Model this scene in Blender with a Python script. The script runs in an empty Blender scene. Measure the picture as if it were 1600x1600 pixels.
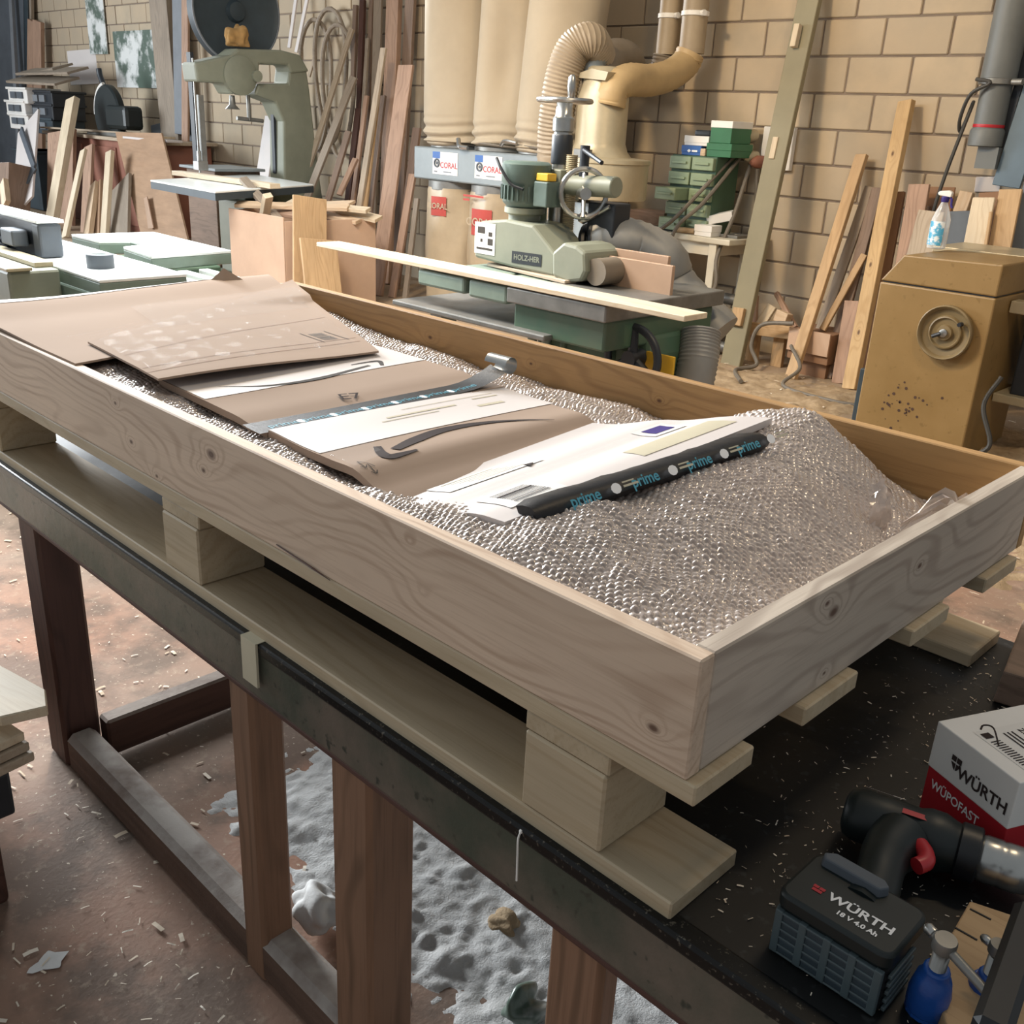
import bpy, bmesh, math, random
import numpy as np
from mathutils import Vector, Matrix
C = bpy.context.scene
COL = C.collection
R = random.Random(7)

# ---------------------------------------------------------------- camera
cam = bpy.data.cameras.new('camera'); co = bpy.data.objects.new('camera', cam); COL.objects.link(co)
cam.sensor_width = 36; cam.lens = 34.662; cam.clip_start = .02; cam.clip_end = 100
_r = Vector((0.70718, 0.70543, 0.04766)); _d = Vector((0.29082, -0.22877, -0.92902)); _f = Vector((-0.64446, 0.67084, -0.36694))
co.matrix_world = Matrix.Translation((0, 0, 1.5)) @ Matrix((_r, -_d, -_f)).transposed().to_4x4()
C.camera = co

# ---------------------------------------------------------------- light
C.view_settings.view_transform = 'Standard'; C.view_settings.look = 'None'
C.view_settings.exposure = 0.0; C.view_settings.gamma = 1.0; C.view_settings.use_curve_mapping = False
W = bpy.data.worlds.new('world'); C.world = W; W.use_nodes = True
W.node_tree.nodes['Background'].inputs[0].default_value = (.90, .96, 1.0, 1); W.node_tree.nodes['Background'].inputs[1].default_value = .36

def area(name, loc, target, sx, sy, power, col, spread=180):
    l = bpy.data.lights.new(name, 'AREA'); l.shape = 'RECTANGLE'; l.size = sx; l.size_y = sy; l.energy = power; l.color = col
    l.spread = math.radians(spread)
    o = bpy.data.objects.new(name, l); COL.objects.link(o); o.location = loc
    o.rotation_euler = (Vector(target) - Vector(loc)).to_track_quat('-Z', 'Y').to_euler()
    return o
area('gate_daylight', (-14.5, -1.2, 2.2), (-5, 4.5, 1.2), 4.0, 3.0, 820, (.88, .95, 1.0))
sl = bpy.data.lights.new('low_sky_glow', 'SUN'); sl.energy = 6.3; sl.angle = math.radians(13); sl.color = (.93, .97, 1.0)
so = bpy.data.objects.new('low_sky_glow', sl); COL.objects.link(so); so.location = (-16, 2.6, 3); so.rotation_euler = Vector((.96, -.075, -.235)).to_track_quat('-Z', 'Y').to_euler()
area('roof_light', (-5.2, 2.1, 3.0), (-5.2, 2.0, 0), 3.0, 1.2, 330, (.93, .97, 1.0))
area('lamp_tube_far', (-4.6, 2.0, 4.0), (-2.6, 5.8, 1.0), .5, .12, 135, (1.0, .74, .43))
area('lamp_tube_near', (-0.4, 2.7, 4.2), (-2.6, 5.6, .9), .7, .12, 60, (1.0, .76, .48))

# ---------------------------------------------------------------- materials
def lin(h):
    h = h.lstrip('#'); v = [int(h[i:i+2], 16)/255 for i in (0, 2, 4)]
    return tuple(c/12.92 if c <= .04045 else ((c+.055)/1.055)**2.4 for c in v) + (1,)
class NT:
    def __init__(s, name):
        s.m = bpy.data.materials.new(name); s.m.use_nodes = True; s.t = s.m.node_tree; s.b = s.t.nodes['Principled BSDF']
    def n(s, typ, **kw):
        x = s.t.nodes.new(typ)
        for k, v in kw.items(): setattr(x, k, v)
        return x
    def put(s, sock, v):
        if hasattr(v, 'links') or isinstance(v, bpy.types.NodeSocket): s.t.links.new(v, sock)
        else: sock.default_value = v
    def math(s, op, a, b=0.0, c=None):
        x = s.n('ShaderNodeMath', operation=op); s.put(x.inputs[0], a); s.put(x.inputs[1], b)
        if c is not None: s.put(x.inputs[2], c)
        return x.outputs[0]
    def mix(s, f, a, b, typ='MIX'):
        x = s.n('ShaderNodeMix', data_type='RGBA', blend_type=typ); s.put(x.inputs[0], f); s.put(x.inputs[6], a); s.put(x.inputs[7], b); return x.outputs[2]
    def noise(s, vec, scale, detail=3, rough=.55):
        x = s.n('ShaderNodeTexNoise'); s.put(x.inputs['Vector'], vec); x.inputs['Scale'].default_value = scale; x.inputs['Detail'].default_value = detail; x.inputs['Roughness'].default_value = rough
        return x.outputs['Fac']
    def coords(s, scale=(1, 1, 1), rand=7.0, kind='Object'):
        tc = s.n('ShaderNodeTexCoord').outputs[kind]; oi = s.n('ShaderNodeObjectInfo').outputs['Random']
        mp = s.n('ShaderNodeMapping'); s.put(mp.inputs['Vector'], tc); mp.inputs['Scale'].default_value = scale
        cb = s.n('ShaderNodeCombineXYZ'); v = s.math('MULTIPLY', oi, rand)
        for i in range(3): s.put(cb.inputs[i], v)
        s.put(mp.inputs['Location'], cb.outputs[0]); return mp.outputs[0]
    def ramp(s, f, lo, hi):
        x = s.n('ShaderNodeMapRange'); s.put(x.inputs[0], f); x.inputs[1].default_value = lo; x.inputs[2].default_value = hi; return x.outputs[0]
    def bump(s, h, strength, dist=.002):
        x = s.n('ShaderNodeBump'); x.inputs['Strength'].default_value = strength; x.inputs['Distance'].default_value = dist; s.put(x.inputs['Height'], h); s.put(s.b.inputs['Normal'], x.outputs[0])
def dark(c, k): return (c[0]*k, c[1]*k, c[2]*k, 1)

def plain(name, hexc, rough=.5, metal=0., var=.25, scale=7., bump=.0, hex2=None, hexspeck=None, kind='Object', lo=.35, hi=.7, spec=.5):
    T = NT(name); c = lin(hexc); v = T.coords(kind=kind)
    f = T.ramp(T.noise(v, scale, 5, .62), lo, hi)
    col = T.mix(f, c, lin(hex2) if hex2 else dark(c, 1-var))
    if hexspeck:
        g = T.ramp(T.noise(v, scale*9, 2, .6), .62, .70); col = T.mix(g, col, lin(hexspeck))
    T.put(T.b.inputs['Base Color'], col); T.b.inputs['Roughness'].default_value = rough; T.b.inputs['Metallic'].default_value = metal
    T.b.inputs['Specular IOR Level'].default_value = spec
    if bump: T.bump(T.noise(v, scale*6, 4, .6), bump, .004)
    return T.m

def wood(name, hexc, hexd=None, rough=.62, lines=.45, freq=26., knots=(), tone=.25, dist=3.5):
    """grain runs along the local X axis of the board; knots (x, y, r) sit in the board's own XY plane and bend it"""
    T = NT(name); c = lin(hexc); d = lin(hexd) if hexd else dark(c, .55)
    tc = T.n('ShaderNodeTexCoord').outputs['Object']
    sp = T.n('ShaderNodeSeparateXYZ'); T.put(sp.inputs[0], tc); x, y, z = sp.outputs
    v1 = T.coords((1.1, 9, 9)); v2 = T.coords((5, 160, 160)); v3 = T.coords((.9, 3, 3))
    field = T.math('ADD', y, T.math('MULTIPLY', z, .7))
    field = T.math('ADD', field, T.math('MULTIPLY', T.noise(v3, 1.6, 2), .10*dist))
    core = None
    for (kx, ky, kr) in knots:
        soft = kr < 0; kr = abs(kr)
        dx = T.math('MULTIPLY', T.math('SUBTRACT', x, kx), .62); dy = T.math('SUBTRACT', y, ky)
        dd = T.math('SQRT', T.math('ADD', T.math('MULTIPLY', dx, dx), T.math('MULTIPLY', dy, dy)))
        g = T.math('POWER', 2.718, T.math('MULTIPLY', dd, -1/(kr*1.6))); field = T.math('ADD', field, T.math('MULTIPLY', g, .05 if soft else .14))
        q = T.ramp(dd, kr*1.0, kr*.35)
        if soft: continue
        core = q if core is None else T.math('MAXIMUM', core, q)
    w = T.math('SINE', T.math('MULTIPLY', field, freq*6.283)); w = T.ramp(w, .1, 1.0)
    w = T.math('MULTIPLY', w, T.ramp(T.noise(v1, 2.2, 2), .3, .62))
    col = T.mix(T.ramp(T.noise(v3, 3, 3), .3, .75), c, dark(c, 1-tone))
    col = T.mix(T.math('MULTIPLY', w, lines), col, d)
    col = T.mix(T.math('MULTIPLY', T.ramp(T.noise(v2, 1, 3, .7), .50, .75), .35), col, dark(d, .9))
    if core is not None: col = T.mix(T.math('MULTIPLY', core, .85), col, lin('4a2a1c'))
    T.put(T.b.inputs['Base Color'], col); T.b.inputs['Roughness'].default_value = rough
    T.b.inputs['Specular IOR Level'].default_value = .35
    T.bump(T.noise(v2, 1, 3, .7), .25, .0012)
    return T.m

M = {}
M['pine'] = wood('pine', 'd3b99b', 'a5835f'); M['pine_pale'] = wood('pine_pale', 'd8c7ac', 'b09470', lines=.3); M['pallet'] = wood('pallet', 'c4b295', '99815f', lines=.3)
M['pine_grey'] = wood('pine_grey', 'b9a893', '8b7862', lines=.5); M['pine_gold'] = wood('pine_gold', 'c3a27a', '93724a', lines=.4)
M['pine_red'] = wood('pine_red', 'b0907a', '7d614e'); M['oak_dark'] = wood('oak_dark', '8d7767', '5f4e42'); M['board_grey'] = wood('board_grey', '9a8c7c', '6e6257', lines=.4)
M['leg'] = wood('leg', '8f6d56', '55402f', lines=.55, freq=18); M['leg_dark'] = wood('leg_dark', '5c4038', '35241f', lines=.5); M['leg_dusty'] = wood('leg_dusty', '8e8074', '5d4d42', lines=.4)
M['mdf'] = plain('mdf', 'b0927a', .6, var=.1); M['ply'] = wood('ply', 'ae8d70', '8d6c50', lines=.25, freq=10)
M['card'] = plain('card', 'a28e7e', .92, var=.08, scale=3, spec=.12); M['card_box'] = plain('card_box', 'c2a38a', .85, var=.14, scale=3); M['card_dark'] = plain('card_dark', '8d6a4f', .8, var=.15, scale=3)
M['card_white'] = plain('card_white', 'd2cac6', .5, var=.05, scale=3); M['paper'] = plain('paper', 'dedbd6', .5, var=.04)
M['print'] = plain('print', '3c3331', .8, var=.1, spec=.1); M['print_grey'] = plain('print_grey', '4e4a47', .8, var=.1, spec=.1)
M['tape_black'] = plain('tape_black', '1d1c1e', .42, var=.3, scale=20, bump=.1, spec=.3); M['tape_clear'] = None
M['motor_green'] = plain('motor_green', '56665f', .45, var=.2, scale=6); M['duct_tan'] = plain('duct_tan', 'a08f76', .5, var=.15); M['cyan'] = plain('cyan', '4f9fb5', .4, var=.1); M['tape_cream'] = plain('tape_cream', 'c8c0a8', .4, var=.1)
M['black_top'] = plain('black_top', '0e0f10', .5, var=.5, scale=6, bump=.12, hexspeck='27292a')
M['green_rail'] = plain('green_rail', '454b40', .42, hex2='6a6055', scale=5, bump=.3, hexspeck='3a3c34', lo=.38, hi=.62)
M['steel_edge'] = plain('steel_edge', '17191a', .35, .4, var=.4, scale=20, hexspeck='5a564e')
M['green_cast'] = plain('green_cast', '6f7a62', .5, var=.18, scale=5, bump=.1); M['green_deep'] = plain('green_deep', '3f5d4a', .5, var=.25, scale=4, bump=.08, hex2='54604f')
M['green_box'] = plain('green_box', '7c8c80', .5, var=.25, scale=5, bump=.1); M['grey_green'] = plain('grey_green', '848777', .5, var=.16, scale=5, bump=.06)
M['cast_table'] = plain('cast_table', 'eef3f1', .25, .0, var=.06, scale=9, spec=.9); M['steel'] = plain('steel', 'b5b5b2', .28, .9, var=.2, scale=15)
M['steel_dull'] = plain('steel_dull', '8b8a86', .45, .6, var=.3, scale=10); M['black_paint'] = plain('black_paint', '262b32', .45, var=.3, scale=8); M['black_plastic'] = plain('black_plastic', '14171b', .42, var=.25, scale=30)
M['teal_dark'] = plain('teal_dark', '35424a', .5, var=.35, scale=4); M['slate'] = plain('slate', '585f67', .6, var=.25, scale=4); M['slate_pale'] = plain('slate_pale', '777c82', .6, var=.2, scale=4)
M['grey_metal'] = plain('grey_metal', '868d8f', .5, .2, var=.15, scale=5); M['cream_metal'] = plain('cream_metal', 'b5a88c', .38, .2, var=.22, scale=4, bump=.05)
M['bag'] = plain('bag', 'b0a28c', .9, var=.10, scale=3, bump=.12); M['bag_low'] = plain('bag_low', 'b7a58a', .4, var=.18, scale=4, bump=.3); M['red_print'] = plain('red_print', 'b5483f', .6, var=.15)
M['hose'] = plain('hose', '9c8c76', .55, var=.15); M['hose_tan'] = plain('hose_tan', 'b89d72', .55, var=.14); M['hose_dark'] = plain('hose_dark', '7d7264', .6, var=.15); M['duct'] = plain('duct', '8d8c88', .5, .2, var=.2, scale=4)
M['duct_grey'] = plain('duct_grey', '6a6d6c', .5, var=.2, scale=4); M['blue_pipe'] = plain('blue_pipe', '5d7180', .5, var=.2, scale=4)
M['ochre'] = plain('ochre', '8f7348', .45, hex2='82673c', scale=3, bump=.03, hexspeck='7d633a'); M['ochre_wheel'] = plain('ochre_wheel', '7d6b4b', .4, var=.2)
M['white_table'] = plain('white_table', 'cfc7b4', .5, var=.15, scale=5); M['drawer'] = plain('drawer', '8a9a7c', .5, var=.2, scale=6); M['drawer_dark'] = plain('drawer_dark', '3d5a45', .5, var=.2, scale=6)
M['green_carton'] = plain('green_carton', '2f6b46', .55, var=.15); M['blue_carton'] = plain('blue_carton', '2a5ea6', .5, var=.1); M['white'] = plain('white', 'e6e3de', .5, var=.06); M['red_carton'] = plain('red_carton', 'b3202a', .45, var=.1)
M['red_chest'] = plain('red_chest', '94614f', .6, var=.2, scale=3); M['trigger'] = plain('trigger', 'b3262e', .35, var=.1); M['blue_clamp'] = plain('blue_clamp', '1f4f9c', .3, var=.2, scale=30, bump=.1)
M['battery'] = plain('battery', '4d5a5e', .45, var=.15, scale=30); M['drill'] = plain('drill', '0f1a1b', .45, var=.25, scale=30); M['cord'] = plain('cord', '6f675c', .6, var=.15); M['cord_dark'] = plain('cord_dark', '3c3a36', .6, var=.15)
M['yellow'] = plain('yellow', 'd2a62c', .5, var=.1); M['mortar'] = plain('mortar', '85776a', .9, var=.2, scale=9, bump=.3); M['rag'] = plain('rag', 'b08a55', .9, var=.35, scale=14, bump=.5); M['paper_rag'] = plain('paper_rag', 'd8d8d6', .8, var=.12, scale=25, bump=.2)
M['picture'] = plain('picture', 'd9dbd9', .3, hex2='59685e', scale=3.4, lo=.44, hi=.56); M['marker'] = plain('marker', 'f3f3f3', .5, var=.02); M['beam_knots'] = wood('beam_knots', 'c9a87a', '9a7748', lines=.35, knots=[(.58, .01, .014), (-.11, .012, .014), (-.54, 0, .015)]); M['grime'] = plain('grime', '4c4a46', .8, var=.3)
M['knot_dark'] = plain('knot_dark', '4a3226', .7, var=.3, scale=30); M['clear_label'] = plain('clear_label', '55a9cf', .4, hex2='e8ecec', scale=30, lo=.45, hi=.55)
M['core'] = plain('core', 'c9cfcf', .5, var=.1); M['purple'] = plain('purple', '3a2f7a', .4, var=.1); 
M['post_paint'] = plain('post_paint', '8a8268', .6, var=.12, scale=5)
def chips_mat():
    T = NT('chips'); r = T.n('ShaderNodeNewGeometry').outputs['Random Per Island']
    T.put(T.b.inputs['Base Color'], T.mix(r, lin('cbb79c'), lin('f0e6d6'))); T.b.inputs['Roughness'].default_value = .8; return T.m
M['chips'] = chips_mat()
def block_mat():
    T = NT('block'); oi = T.n('ShaderNodeObjectInfo').outputs['Random']; v = T.coords(kind='Object', rand=20)
    col = T.mix(oi, lin('c0ae94'), lin('b2a088')); col = T.mix(T.ramp(T.noise(v, 3, 4), .35, .75), col, dark(lin('b3a590'), .86))
    T.put(T.b.inputs['Base Color'], col); T.b.inputs['Roughness'].default_value = .9; T.bump(T.noise(v, 60, 4, .7), .25, .003); return T.m
M['block'] = block_mat()
def floor_mat():
    T = NT('floor'); tc = T.n('ShaderNodeTexCoord').outputs['Object']
    n1 = T.noise(tc, .8, 5, .6); n2 = T.noise(tc, 3.5, 5, .65); n3 = T.noise(tc, 26, 4, .7); n4 = T.noise(tc, 90, 2, .6)
    col = T.mix(T.ramp(n1, .36, .62), lin('a67f6a'), lin('938376'))
    col = T.mix(T.math('MULTIPLY', T.ramp(n2, .47, .60), .7), col, lin('665b52'))
    col = T.mix(T.math('MULTIPLY', T.ramp(n3, .56, .72), .5), col, lin('b7a692'))
    sp = T.n('ShaderNodeSeparateXYZ'); T.put(sp.inputs[0], tc)
    dm = T.ramp(T.math('ADD', T.math('MULTIPLY', n2, 1.2), sp.outputs[1]), 2.6, 3.6)      # sawdust lies thicker towards the machines
    col = T.mix(T.math('MULTIPLY', dm, .75), col, T.mix(n3, lin('b39d80'), lin('93806a')))
    col = T.mix(T.ramp(n4, .68, .74), col, lin('d9cbb8'))
    T.put(T.b.inputs['Base Color'], col); T.b.inputs['Roughness'].default_value = .8; T.b.inputs['Specular IOR Level'].default_value = .25
    T.bump(T.math('ADD', n3, T.math('MULTIPLY', n4, .6)), .22, .006); return T.m
M['floor'] = floor_mat()
def dusty(name, base, dust):
    T = NT(name); v = T.coords(); g = T.n('ShaderNodeNewGeometry'); sp = T.n('ShaderNodeSeparateXYZ'); T.put(sp.inputs[0], g.outputs['Normal'])
    f = T.math('MULTIPLY', T.ramp(sp.outputs[2], .25, .8), T.ramp(T.noise(v, 7, 4, .6), .25, .55))      # dust has settled on upward faces
    c = T.mix(T.ramp(T.noise(T.coords((1, 12, 12)), 3, 4), .35, .7), lin(base), dark(lin(base), .6))
    T.put(T.b.inputs['Base Color'], T.mix(f, c, lin(dust))); T.b.inputs['Roughness'].default_value = .85; T.bump(T.noise(v, 40, 4, .7), .4, .004); return T.m
M['dust_pine'] = dusty('dust_pine', '6a5244', 'b0a9a2'); M['rail_dusty'] = dusty('rail_dusty', '5c4035', '94877c')
def dust_mat(name, a, b):
    T = NT(name); tc = T.n('ShaderNodeTexCoord').outputs['Object']
    T.put(T.b.inputs['Base Color'], T.mix(T.ramp(T.noise(tc, 14, 5, .65), .35, .7), lin(a), lin(b))); T.b.inputs['Roughness'].default_value = .95; T.b.inputs['Specular IOR Level'].default_value = .1
    T.bump(T.noise(tc, 160, 4, .7), .6, .006); return T.m
M['dust_grey'] = dust_mat('dust_grey', 'cfcfce', 'b9b8b6'); M['dust_tan'] = dust_mat('dust_tan', 'b7a184', '8f7a60')
def wrap_mat():
    T = NT('bubble_film'); b = T.b; tc = T.n('ShaderNodeTexCoord').outputs['Object']
    b.inputs['Base Color'].default_value = (.50, .42, .37, 1); b.inputs['Roughness'].default_value = .14; b.inputs['Specular IOR Level'].default_value = 1.0
    b.inputs['Coat Weight'].default_value = 1.0; b.inputs['Coat Roughness'].default_value = .06
    T.bump(T.noise(tc, 200, 3, .6), .22, .002)
    tr = T.n('ShaderNodeBsdfTransparent'); tr.inputs[0].default_value = (.93, .88, .84, 1); mx = T.n('ShaderNodeMixShader'); fr = T.n('ShaderNodeLayerWeight'); fr.inputs[0].default_value = .35
    T.put(mx.inputs[0], T.ramp(fr.outputs['Facing'], -.75, .5)); T.t.links.new(tr.outputs[0], mx.inputs[1]); T.t.links.new(b.outputs[0], mx.inputs[2])
    T.t.links.new(mx.outputs[0], T.t.nodes['Material Output'].inputs[0]); return T.m
M['wrap'] = wrap_mat()
def bottle_mat():
    T = NT('clear_plastic'); b = T.b; b.inputs['Base Color'].default_value = (.82, .84, .84, 1); b.inputs['Roughness'].default_value = .08
    tr = T.n('ShaderNodeBsdfTransparent'); mx = T.n('ShaderNodeMixShader'); fr = T.n('ShaderNodeLayerWeight'); fr.inputs[0].default_value = .4
    T.put(mx.inputs[0], T.ramp(fr.outputs['Facing'], -.25, .9)); T.t.links.new(tr.outputs[0], mx.inputs[1]); T.t.links.new(b.outputs[0], mx.inputs[2])
    T.t.links.new(mx.outputs[0], T.t.nodes['Material Output'].inputs[0]); return T.m
M['bottle'] = bottle_mat()
def film_mat(name, low):
    T = NT(name); b = T.b; b.inputs['Base Color'].default_value = (.85, .82, .80, 1); b.inputs['Roughness'].default_value = .07; b.inputs['Specular IOR Level'].default_value = 1.0
    T.bump(T.noise(T.coords((1, 1, 1)), 55, 3, .6), .5, .004)
    tr = T.n('ShaderNodeBsdfTransparent'); mx = T.n('ShaderNodeMixShader'); fr = T.n('ShaderNodeLayerWeight'); fr.inputs[0].default_value = .3
    T.put(mx.inputs[0], T.math('ADD', T.math('MULTIPLY', fr.outputs['Facing'], .035), low)); T.t.links.new(tr.outputs[0], mx.inputs[1]); T.t.links.new(b.outputs[0], mx.inputs[2])
    T.t.links.new(mx.outputs[0], T.t.nodes['Material Output'].inputs[0]); return T.m
M['tape_clear'] = film_mat('tape_clear', .06); M['film'] = film_mat('film', .006)

# ---------------------------------------------------------------- mesh helpers
class MB:
    def __init__(s): s.v = []; s.f = []
    def add(s, vs, fs):
        o = len(s.v); s.v += [tuple(p) for p in vs]; s.f += [tuple(i+o for i in f) for f in fs]; return s
    def box(s, x0, x1, y0, y1, z0, z1):
        vs = [(x, y, z) for z in (z0, z1) for y in (y0, y1) for x in (x0, x1)]
        return s.add(vs, [(0, 2, 3, 1), (4, 5, 7, 6), (0, 1, 5, 4), (2, 6, 7, 3), (0, 4, 6, 2), (1, 3, 7, 5)])
    def rings(s, rings, cap=True, closed=False):
        n = len(rings[0]); vs = [p for r in rings for p in r]; fs = []
        m = len(rings)
        for i in range(m if closed else m-1):
            a = i*n; b = ((i+1) % m)*n
            for j in range(n): fs.append((a+j, a+(j+1) % n, b+(j+1) % n, b+j))
        if cap and not closed: fs.append(tuple(range(n))[::-1]); fs.append(tuple((m-1)*n+j for j in range(n)))
        return s.add(vs, fs)
    def tube(s, pts, r, seg=12, cap=True, closed=False):
        pts = [Vector(p) for p in pts]; m = len(pts); rs = r if hasattr(r, '__len__') else [r]*m; out = []; ref = None
        for i, p in enumerate(pts):
            t = (pts[(i+1) % m if closed else min(i+1, m-1)] - pts[(i-1) % m if closed else max(i-1, 0)]).normalized()
            if ref is None: ref = t.orthogonal().normalized()
            ref = (ref - t*ref.dot(t)).normalized(); b = t.cross(ref)
            out.append([p + (ref*math.cos(2*math.pi*k/seg) + b*math.sin(2*math.pi*k/seg))*rs[i] for k in range(seg)])
        return s.rings(out, cap, closed)
    def cyl(s, p0, p1, r0, r1=None, seg=20): return s.tube([p0, p1], [r0, r0 if r1 is None else r1], seg)
    def lathe(s, prof, c, axis=(0, 0, 1), seg=24, cap=True):
        a = Vector(axis).normalized(); u = a.orthogonal().normalized(); w = a.cross(u); c = Vector(c)
        return s.rings([[c + a*h + (u*math.cos(2*math.pi*k/seg) + w*math.sin(2*math.pi*k/seg))*r for k in range(seg)] for r, h in prof], cap)
    def prism(s, poly, fn0, fn1):
        return s.rings([[fn0(*p) for p in poly], [fn1(*p) for p in poly]])
    def torus(s, c, axis, R_, r, seg=32, seg2=8):
        a = Vector(axis).normalized(); u = a.orthogonal().normalized(); w = a.cross(u); c = Vector(c)
        return s.tube([c + (u*math.cos(2*math.pi*k/seg) + w*math.sin(2*math.pi*k/seg))*R_ for k in range(seg)], r, seg2, closed=True)
def smooth(pts, n=8):
    """Catmull-Rom through the points"""
    P = [Vector(p) for p in pts]; P = [P[0]*2-P[1]] + P + [P[-1]*2-P[-2]]; out = []
    for i in range(1, len(P)-2):
        a, b, c, d = P[i-1:i+3]
        for k in range(n):
            t = k/n; out.append(.5*((2*b) + (c-a)*t + (2*a-5*b+4*c-d)*t*t + (3*b-a-3*c+d)*t**3))
    return out + [P[-2]]
def thing(name, label, cat, loc=(0, 0, 0), group=None, rotz=0.):
    o = bpy.data.objects.new(name, None); COL.objects.link(o); o.location = loc; o.rotation_euler[2] = rotz; o.empty_display_size = .05
    o['label'] = label; o['category'] = cat; o['kind'] = 'thing'
    if group: o['group'] = group
    return o
def tag(o, label, cat, group=None):
    o['label'] = label; o['category'] = cat; o['kind'] = o.get('kind', 'thing')
    if group: o['group'] = group
    return o
def root_of(p):
    m = Matrix.Identity(4)
    while p is not None: m = p.matrix_basis @ m; p = p.parent
    return m
def obj(name, mb, mat, parent=None, sm=False, bevel=0., seg=2, local=False, kind=None, label=None):
    """links one mesh; vertices are in world space unless local=True (then in the parent's space)"""
    me = bpy.data.meshes.new(name); vs = mb.v
    o = bpy.data.objects.new(name, me); COL.objects.link(o)
    if parent is not None:
        o.parent = parent
        if not local:
            inv = root_of(parent).inverted(); vs = [inv @ Vector(p) for p in vs]
    c = Vector((0, 0, 0))
    if vs:
        a = np.array([tuple(p) for p in vs]); c = Vector(((a.max(0)+a.min(0))/2).tolist())
        if parent is None: c.z = float(a[:, 2].min())
        vs = (a - np.array(c)).tolist()
    me.from_pydata(vs, [], mb.f); o.location = c
    bm = bmesh.new(); bm.from_mesh(me); bmesh.ops.recalc_face_normals(bm, faces=bm.faces); bm.to_mesh(me); bm.free()
    if mat: me.materials.append(M[mat] if isinstance(mat, str) else mat)
    if sm: me.polygons.foreach_set('use_smooth', [True]*len(me.polygons)); me.set_sharp_from_angle(angle=math.radians(42))
    if bevel: b = o.modifiers.new('bevel', 'BEVEL'); b.width = bevel; b.segments = seg; b.limit_method = 'ANGLE'; b.angle_limit = math.radians(40)
    if kind: o['kind'] = kind
    if label: o['label'] = label
    return o
def struct(name, mb, mat, parent=None, **k):
    return obj(name, mb, mat, parent, kind='structure', **k)
def plank(name, p0, p1, w, t, mat, parent=None, facing=(0, -1, 0), bevel=.0025, shape=None):
    """a board from p0 to p1 (world); its own X runs along it, Y across, Z out of the broad face; p0-p1 is the centre line"""
    p0 = Vector(p0); p1 = Vector(p1); x = (p1-p0); L = x.length; x.normalize()
    z = Vector(facing); z = (z - x*z.dot(x)).normalized(); y = z.cross(x)
    me = bpy.data.meshes.new(name); o = bpy.data.objects.new(name, me); COL.objects.link(o)
    mb = MB()
    if shape: mb.prism(shape, lambda a, b: (a, b, -t/2), lambda a, b: (a, b, t/2))
    else: mb.box(-L/2, L/2, -w/2, w/2, -t/2, t/2)
    me.from_pydata(mb.v, [], mb.f); me.materials.append(M[mat] if isinstance(mat, str) else mat)
    bm = bmesh.new(); bm.from_mesh(me); bmesh.ops.recalc_face_normals(bm, faces=bm.faces); bm.to_mesh(me); bm.free()
    m = Matrix.Translation((p0+p1)/2) @ Matrix((x, y, z)).transposed().to_4x4()
    if parent is not None: o.parent = parent; m = root_of(parent).inverted() @ m
    o.matrix_basis = m
    if bevel: b = o.modifiers.new('bevel', 'BEVEL'); b.width = min(bevel, t*.3); b.segments = 1
    return o
_fonts = {}
def text_mesh(s, size, bold=0.):
    cu = bpy.data.curves.new('t', 'FONT'); cu.body = s; cu.size = size; cu.align_x = 'CENTER'; cu.align_y = 'CENTER'; cu.offset = bold; cu.resolution_u = 3
    o = bpy.data.objects.new('t', cu); COL.objects.link(o); bpy.context.view_layer.update()
    me = bpy.data.meshes.new_from_object(o.evaluated_get(bpy.context.evaluated_depsgraph_get()))
    v = [tuple(p.co) for p in me.vertices]; f = [tuple(p.vertices) for p in me.polygons]
    bpy.data.objects.remove(o); bpy.data.curves.remove(cu); bpy.data.meshes.remove(me); return v, f
def text(s, origin, xdir, ydir, size, mat, parent, name='lettering', bold=0., lift=.0006, surf=None, sx=1.):
    v, f = text_mesh(s, size, bold); o = Vector(origin); x = Vector(xdir).normalized(); y = Vector(ydir).normalized(); n = x.cross(y)
    pts = [o + x*(a*sx) + y*b + n*lift for a, b, c in v]
    if surf: pts = [Vector((p.x, p.y, surf(p.x, p.y)+lift)) for p in pts]
    return obj(name, MB().add(pts, f), mat, parent)
def flat(quads, origin, xdir, ydir, mat, parent, name, lift=.0006):
    o = Vector(origin); x = Vector(xdir).normalized(); y = Vector(ydir).normalized(); n = x.cross(y); mb = MB()
    for q in quads:
        if len(q) == 4 and not hasattr(q[0], '__len__'): a, b, c, d = q; q = [(a, b), (c, b), (c, d), (a, d)]
        mb.add([o + x*u + y*v + n*lift for u, v in q], [tuple(range(len(q)))])
    return obj(name, mb, mat, parent)
def strip_lines(n, w, h, gap=.45, seed=1):
    r = random.Random(seed); return [(-w/2, h/2-(i+1)*h/n+gap*h/n, -w/2+w*r.uniform(.45, 1), h/2-i*h/n) for i in range(n)]

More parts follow.
